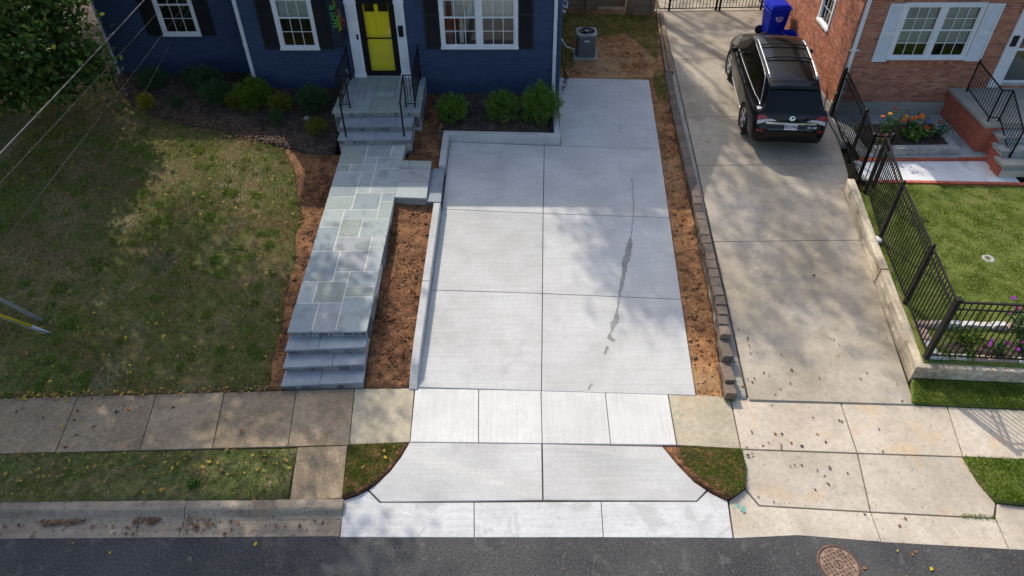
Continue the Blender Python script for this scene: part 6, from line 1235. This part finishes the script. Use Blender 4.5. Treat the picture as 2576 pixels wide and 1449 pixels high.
grass("grass", [(-2.84, 6.42), (-2.62, 6.49), (-2.38, 6.64), (-2.17, 6.87), (-2.01, 7.13), (-1.92, 7.38), (-2.86, 7.38)], ([6.3, 7.4], [.15, .205]), 8000, .05, "grass_verge", "grass wedge left of the new apron", 66)
grass("grass", [(2.86, 7.25), (2.86, 7.0), (3.06, 6.72), (3.26, 6.53), (3.52, 6.33), (3.62, 6.33), (3.85, 6.5), (3.935, 6.85), (3.93, 7.2)], ([6.3, 7.4], [.15, .205]), 8000, .05, "grass_verge", "grass island between the aprons", 67)
grass("grass", [(7.66, 7.02), (7.74, 6.56), (7.88, 6.2), (12, 5.7), (12, 6.75)], ([6, 7], [.13, .185]), 5200, .05, "grass_lush", "grass verge right of the old apron", 68)
grass("grass", [(1.4, 19.6), (1.9, 19.7), (1.95, 20.9), (2.6, 21.6), (3.6, 21.9), (4.1, 21.0), (4.35, 19.9), (4.62, 21.5), (4.8, 23.2), (1.4, 23.6)], ([19, 24], [1.335, 1.51]), 2600, .06, "grass_verge", "shaded grass round the bare side yard", 69)
grass("grass", [(4.05, 17.9), (4.3, 17.8), (4.45, 19.2), (4.3, 19.6), (4.1, 19.2)], ([15, 20], [1.0, 1.4]), 2600, .05, "grass_verge", "tuft of grass beside block wall top", 70)
grass("grass", [(3.86, 8.2), (4.06, 8.2), (4.06, 8.38), (3.86, 8.38)], ([8, 9], [.24, .28]), 5000, .05, "grass_verge", "weeds at the end of block wall", 71)
grass("grass", [(7.2, 5.95), (7.75, 5.90), (7.75, 5.98), (7.2, 6.02)], ([5.5, 6.3], [.02, .055]), 4000, .04, "grass_verge", "weeds growing in the old apron joint", 72)

def leaf_shapes(P, ang, size, r, curl=.35):
    n = len(P); c, s = np.cos(ang), np.sin(ang); L = size[:, None]; d = np.stack([c, s, np.zeros(n)], 1); q = np.stack([-s, c, np.zeros(n)], 1); up3 = np.array([0, 0, 1.0])
    cu = curl * r.uniform(.2, 1.3, n)[:, None]; w = r.uniform(.45, .75, n)[:, None]
    V = np.stack([P - d * L * .5 + up3 * cu * L * .25, P + q * L * w * .5 + up3 * cu * L * .45, P + d * L * .5 + up3 * cu * L * .3, P - q * L * w * .5 + up3 * cu * L * .45, P + up3 * .003], 1).reshape(-1, 3)
    k = np.arange(n)[:, None] * 5; F = np.concatenate([k + [4, 1, 0], k + [4, 2, 1], k + [4, 3, 2], k + [4, 0, 3]], 1).reshape(-1, 3); return V, F
def litter(name, polys, n, size, mat, label, seed, lift=.012):
    r = np.random.default_rng(seed); Ps = []
    for poly, zf, k in polys:
        xs_, ys_ = [p[0] for p in poly], [p[1] for p in poly]; x = r.uniform(min(xs_), max(xs_), k * 3); y = r.uniform(min(ys_), max(ys_), k * 3); m = inpoly(x, y, poly); x, y = x[m][:k], y[m][:k]; Ps.append(np.stack([x, y, np.interp(y, *zf) + lift], 1))
    P = np.concatenate(Ps); V, F = leaf_shapes(P, r.uniform(0, 6.28, len(P)), size * r.uniform(.5, 1.3, len(P)), r); return stuff(ob(name, raw_mesh(name, V, F, mat), None), label, "leaves")
BZ = ([15.2, 16, 17.2, 18.4, 19.5], [1.15, 1.24, 1.38, 1.54, 1.49])
litter("fallen_leaves", [(lawn_poly, ([8.5, 9.2, 17.2, 19.4], [.26, .355, 1.345, 1.52]), 700), ([(-12.4, 14.2), (-8, 15.5), (-8.8, 17), (-11, 19), (-12.4, 19)], LZ, 500)], 0, .085, "litter", "scattered yellow and brown leaves on the left lawn", 81, .03)
litter("leaf_litter", [(BED_EDGE + [(-11.3, 19.3), (-7.2, 19.1), (-7.2, 18.3), (-4.6, 18.2), (-4.6, 15.5), (-5.0, 15.5)], BZ, 1500), ([(-5.2, 15.5), (-6.6, 15.9), (-8.6, 16.5), (-9.6, 16.9), (-9.5, 17.25), (-8.4, 17.0), (-6.6, 16.4), (-5.2, 15.9)], BZ, 420), ([(-12.6, 16.6), (-10.6, 16.8), (-9.8, 17.6), (-11.3, 19.4), (-12.6, 19.4)], ([8.5, 9.2, 17.2, 19.4], [.25, .345, 1.335, 1.51]), 800)], 0, .075, "litter_brown", "brown leaf litter over the mulch bed", 82, .012)
litter("leaf_litter", [([(-10, 8.40), (-4.4, 8.52), (-4.4, 8.66), (-10, 8.56)], ([8, 9], [.24, .26]), 210), ([(-10, 6.3), (-3.8, 6.3), (-3.8, 7.3), (-10, 7.25)], ([6, 7.4], [.18, .21]), 190), ([(-2.82, 6.42), (-1.95, 7.2), (-2.0, 7.36), (-2.8, 6.9)], ([6, 7.4], [.19, .23]), 10)], 0, .075, "litter", "leaves along the sidewalk edge and verge", 83, .02)
litter("leaf_pile", [([(-7.75, 5.98), (-7.1, 6.0), (-6.9, 6.07), (-7.7, 6.08)], ([5, 7], [.01, .06]), 75), ([(-6.15, 6.0), (-5.75, 5.99), (-5.7, 6.09), (-6.15, 6.09)], ([5, 7], [.01, .06]), 65), ([(-5.35, 5.93), (-4.9, 5.95), (-4.9, 6.05), (-5.3, 6.08)], ([5, 7], [.01, .06]), 26), ([(-8.3, 5.8), (-2.9, 5.8), (-2.9, 6.05), (-8.3, 6.05)], ([5, 7], [.008, .03]), 46)], 0, .075, "litter_brown", "small heaps of leaves caught in the gutter", 84, .012)
litter("leaf_bits", [([(7.4, 5.9), (7.9, 6.2), (7.7, 6.9), (7.62, 6.9), (7.75, 6.3)], ([5.5, 7.2], [.05, .20]), 30), ([(2.6, 7.2), (3.5, 6.33), (3.6, 6.4), (2.75, 7.25)], ([5.5, 7.2], [.1, .21]), 26), ([(-8, 4.2), (8, 4.2), (8, 5.3), (-8, 5.6)], ([4, 6], [.002, .002]), 30), ([(3.5, 8.3), (7.2, 8.1), (7.5, 10), (4.4, 10)], ([8.1, 12.4], [.26, .67]), 26)], 0, .045, "litter_brown", "small leaf fragments on old concrete and street", 85, .008)
g_ = np.random.default_rng(86)
litter("pebbles_of_soil", [([(-2.78, 8.65), (-1.98, 8.65), (-1.85, 13), (-2.7, 13.2)], ([8.6, 9.2, 13.4], [.25, .345, 1.02]), 190), ([(3.42, 8.4), (3.86, 8.4), (4.1, 12.5), (4.2, 15), (3.8, 15), (3.6, 12)], ([8.45, 10.8, 13.2, 15.8], [.22, .55, .87, 1.03]), 150), ([(-4.6, 8.7), (-4.33, 8.7), (-4.25, 14), (-4.7, 14.5), (-4.75, 12)], ([8.5, 9.2, 17.2], [.26, .355, 1.345]), 170), ([(-2.4, 14.9), (-1.8, 14.9), (-1.8, 16.1), (-2.35, 16.1)], ([14, 18], [1.12, 1.4]), 60)], 0, .035, "pebble", "small stones and clods on the red soil", 87, .012)
def clods(name, polys, size, mat, label, seed):
    r = np.random.default_rng(seed); Ps = []
    for poly, zf, k in polys:
        xs_, ys_ = [p[0] for p in poly], [p[1] for p in poly]; x = r.uniform(min(xs_), max(xs_), k * 3); y = r.uniform(min(ys_), max(ys_), k * 3); m = inpoly(x, y, poly); x, y = x[m][:k], y[m][:k]; Ps.append(np.stack([x, y, np.interp(y, *zf)], 1))
    P = np.concatenate(Ps); n = len(P); s = size * r.gamma(2.0, .5, n); O = np.array([(1, 0, 0), (0, 1, 0), (-1, 0, 0), (0, -1, 0), (0, 0, .75), (0, 0, -.6)], float); V = P[:, None] + O[None] * s[:, None, None] * r.uniform(.6, 1.3, (n, 6, 1)) + r.normal(size=(n, 6, 3)) * s[:, None, None] * .12
    F = np.array([(0, 1, 4), (1, 2, 4), (2, 3, 4), (3, 0, 4), (1, 0, 5), (2, 1, 5), (3, 2, 5), (0, 3, 5)]); F = (F[None] + np.arange(n)[:, None, None] * 6).reshape(-1, 3); return stuff(ob(name, raw_mesh(name, V.reshape(-1, 3), F, mat), None), label, "soil")
clods("soil_clods", [([(-2.78, 8.65), (-1.96, 8.65), (-1.80, 13.2), (-2.7, 13.3)], ([8.6, 9.2, 13.4], [.245, .34, 1.01]), 750), ([(-4.62, 8.7), (-4.31, 8.7), (-4.2, 14), (-4.3, 15.3), (-5.0, 15.3), (-4.75, 12)], ([8.5, 9.2, 17.2], [.25, .345, 1.335]), 650), ([(-2.4, 14.85), (-1.78, 14.85), (-1.78, 16.1), (-2.35, 16.3)], ([14.6, 16, 18], [1.15, 1.25, 1.37]), 260)], .016, "soil_red", "crumbled red clay clods beside the stone walk", 88)
clods("soil_clods", [([(3.42, 8.4), (3.86, 8.35), (4.08, 12.5), (4.2, 15), (4.4, 18.8), (4.0, 18.8), (3.8, 15), (3.6, 12)], ([8.45, 10.8, 13.2, 15.8, 19.2], [.21, .54, .86, 1.02, 1.30]), 700), ([(1.5, 19.3), (3.9, 19.2), (4.2, 20.2), (3.3, 21.4), (2.7, 20.9), (1.7, 19.8)], ([19, 24], [1.335, 1.51]), 400), ([(4.02, 8.4), (4.26, 8.4), (4.44, 12.4), (4.56, 15), (4.42, 15), (4.30, 12.4)], ([8.1, 12.4, 15.05], [.24, .65, .93]), 160)], .017, "soil_orange", "crumbled orange clay clods in the dirt strip", 89)
clods("mulch_chips", [(BED_EDGE + [(-11.0, 19.2), (-7.2, 19.1), (-7.2, 18.3), (-4.6, 18.2), (-4.6, 15.5), (-5.0, 15.5)], BZ, 2600), ([(-1.85, 16.25), (1.08, 16.05), (1.12, 18.0), (-2.1, 18.1)], ([16, 18], [1.26, 1.36]), 1100)], .018, "mulch", "dark mulch chips in the planting beds", 90)
# single leaves lying on the pavements
COLN = {"leaf_brown": "reddish brown", "leaf_dark": "dark brown", "leaf_yellow": "yellow", "leaf_orange": "orange"}
def one_leaf(where, group, mats, spots, zf, size, seed):
    r = np.random.default_rng(seed)
    for i, (x, y) in enumerate(spots):
        m_ = mats[i % len(mats)]; V, F = leaf_shapes(np.array([[0., 0., 0.]]), r.uniform(0, 6.28, 1), np.array([size * r.uniform(.7, 1.3)]), r, .5); o = ob("fallen_leaf", raw_mesh("fallen_leaf", V, F, m_), None); o.location = (x, y, zf(y) + .009); tag(o, COLN[m_] + " fallen leaf on " + where(x, y), "leaf", group)
def on_apron(x, y): return "the %s %s slab of the neighbour's apron" % ("upper" if y > 7.1 else "lower" if y > 6.15 else "gutter side", "left" if x < 5.85 else "right")
def on_walk(x, y): return "the %s sidewalk slab from the left" % ["first", "second", "third", "fourth", "fifth", "sixth"][int(np.searchsorted([-8.0, -6.55, -5.3, -3.98, -2.9], x))]
def on_drive(x, y): return "the old driveway " + ("near the sidewalk joint" if y < 9.3 else "slab below the fence posts" if y < 12.4 else "slab behind the car" if y < 15.1 else "slab beside the car")
def on_street(x, y): return "the asphalt " + ("right of the manhole" if x > 5.2 else "near the manhole" if x > 3 else "on the left side of the street")
def S5(x, y): p = A(1788.9 + .38266 * x, 894.5 + .38266 * y, z_walk if y < 640 else z_apron); return (p.x, p.y)
def S3(x, y): p = A(.38274 * x, 894.5 + .38274 * y, z_walk if y < 640 else z_apron); return (p.x, p.y)
one_leaf(on_apron, "dry leaves on the old apron", ["leaf_brown", "leaf_brown", "leaf_dark"], [S5(*p) for p in ((265, 505), (420, 517), (465, 516), (697, 520), (375, 575), (458, 590), (460, 613), (340, 594), (595, 597), (525, 577), (232, 607), (240, 658), (268, 652), (518, 727), (595, 722), (547, 721), (695, 755), (743, 793), (778, 740), (768, 848), (683, 885), (310, 932), (410, 965), (1008, 1045), (895, 775), (1127, 632), (1102, 487), (840, 427), (857, 436), (752, 570), (1275, 1075), (1238, 1122), (670, 410), (398, 328))], lambda y: z_walk(y) if y > 7.1 else z_apron(y), .06, 91)
one_leaf(on_walk, "leaves on the left sidewalk", ["leaf_yellow", "leaf_brown", "leaf_orange", "leaf_dark"], [S3(*p) for p in ((535, 447), (505, 525), (480, 612), (490, 427), (452, 397), (515, 368), (655, 330), (768, 375), (755, 440), (617, 472), (845, 357), (922, 340), (685, 467), (285, 412), (145, 347), (112, 370), (440, 298), (605, 287), (1590, 503), (1140, 345), (410, 468), (430, 603))], z_walk, .075, 92)
one_leaf(on_street, "leaves on the street", ["leaf_orange", "leaf_yellow"], [(x, y) for x, y in (S5(1005, 1400), S5(1222, 1285), S5(1345, 1293), S5(1443, 1405), S5(1318, 1307), S3(1680, 1240), S3(482, 1233), S3(725, 1298))], lambda y: 0, .075, 93)
one_leaf(on_drive, "leaves on the old driveway", ["leaf_brown", "leaf_dark"], [(A(1788.9 + .38266 * x, 894.5 + .38266 * y, z_ndrive).x, A(1788.9 + .38266 * x, 894.5 + .38266 * y, z_ndrive).y) for x, y in ((283, 152), (345, 115), (528, 98), (455, 222), (422, 257), (710, 148), (980, 156), (1022, 117), (270, 175), (1255, 300))] + [(5.2, 14.2), (5.3, 16.3), (5.05, 16.0), (4.95, 17.8), (5.4, 18.6), (5.1, 12.7), (5.5, 13.3), (6.4, 11.3)], z_ndrive, .06, 94)
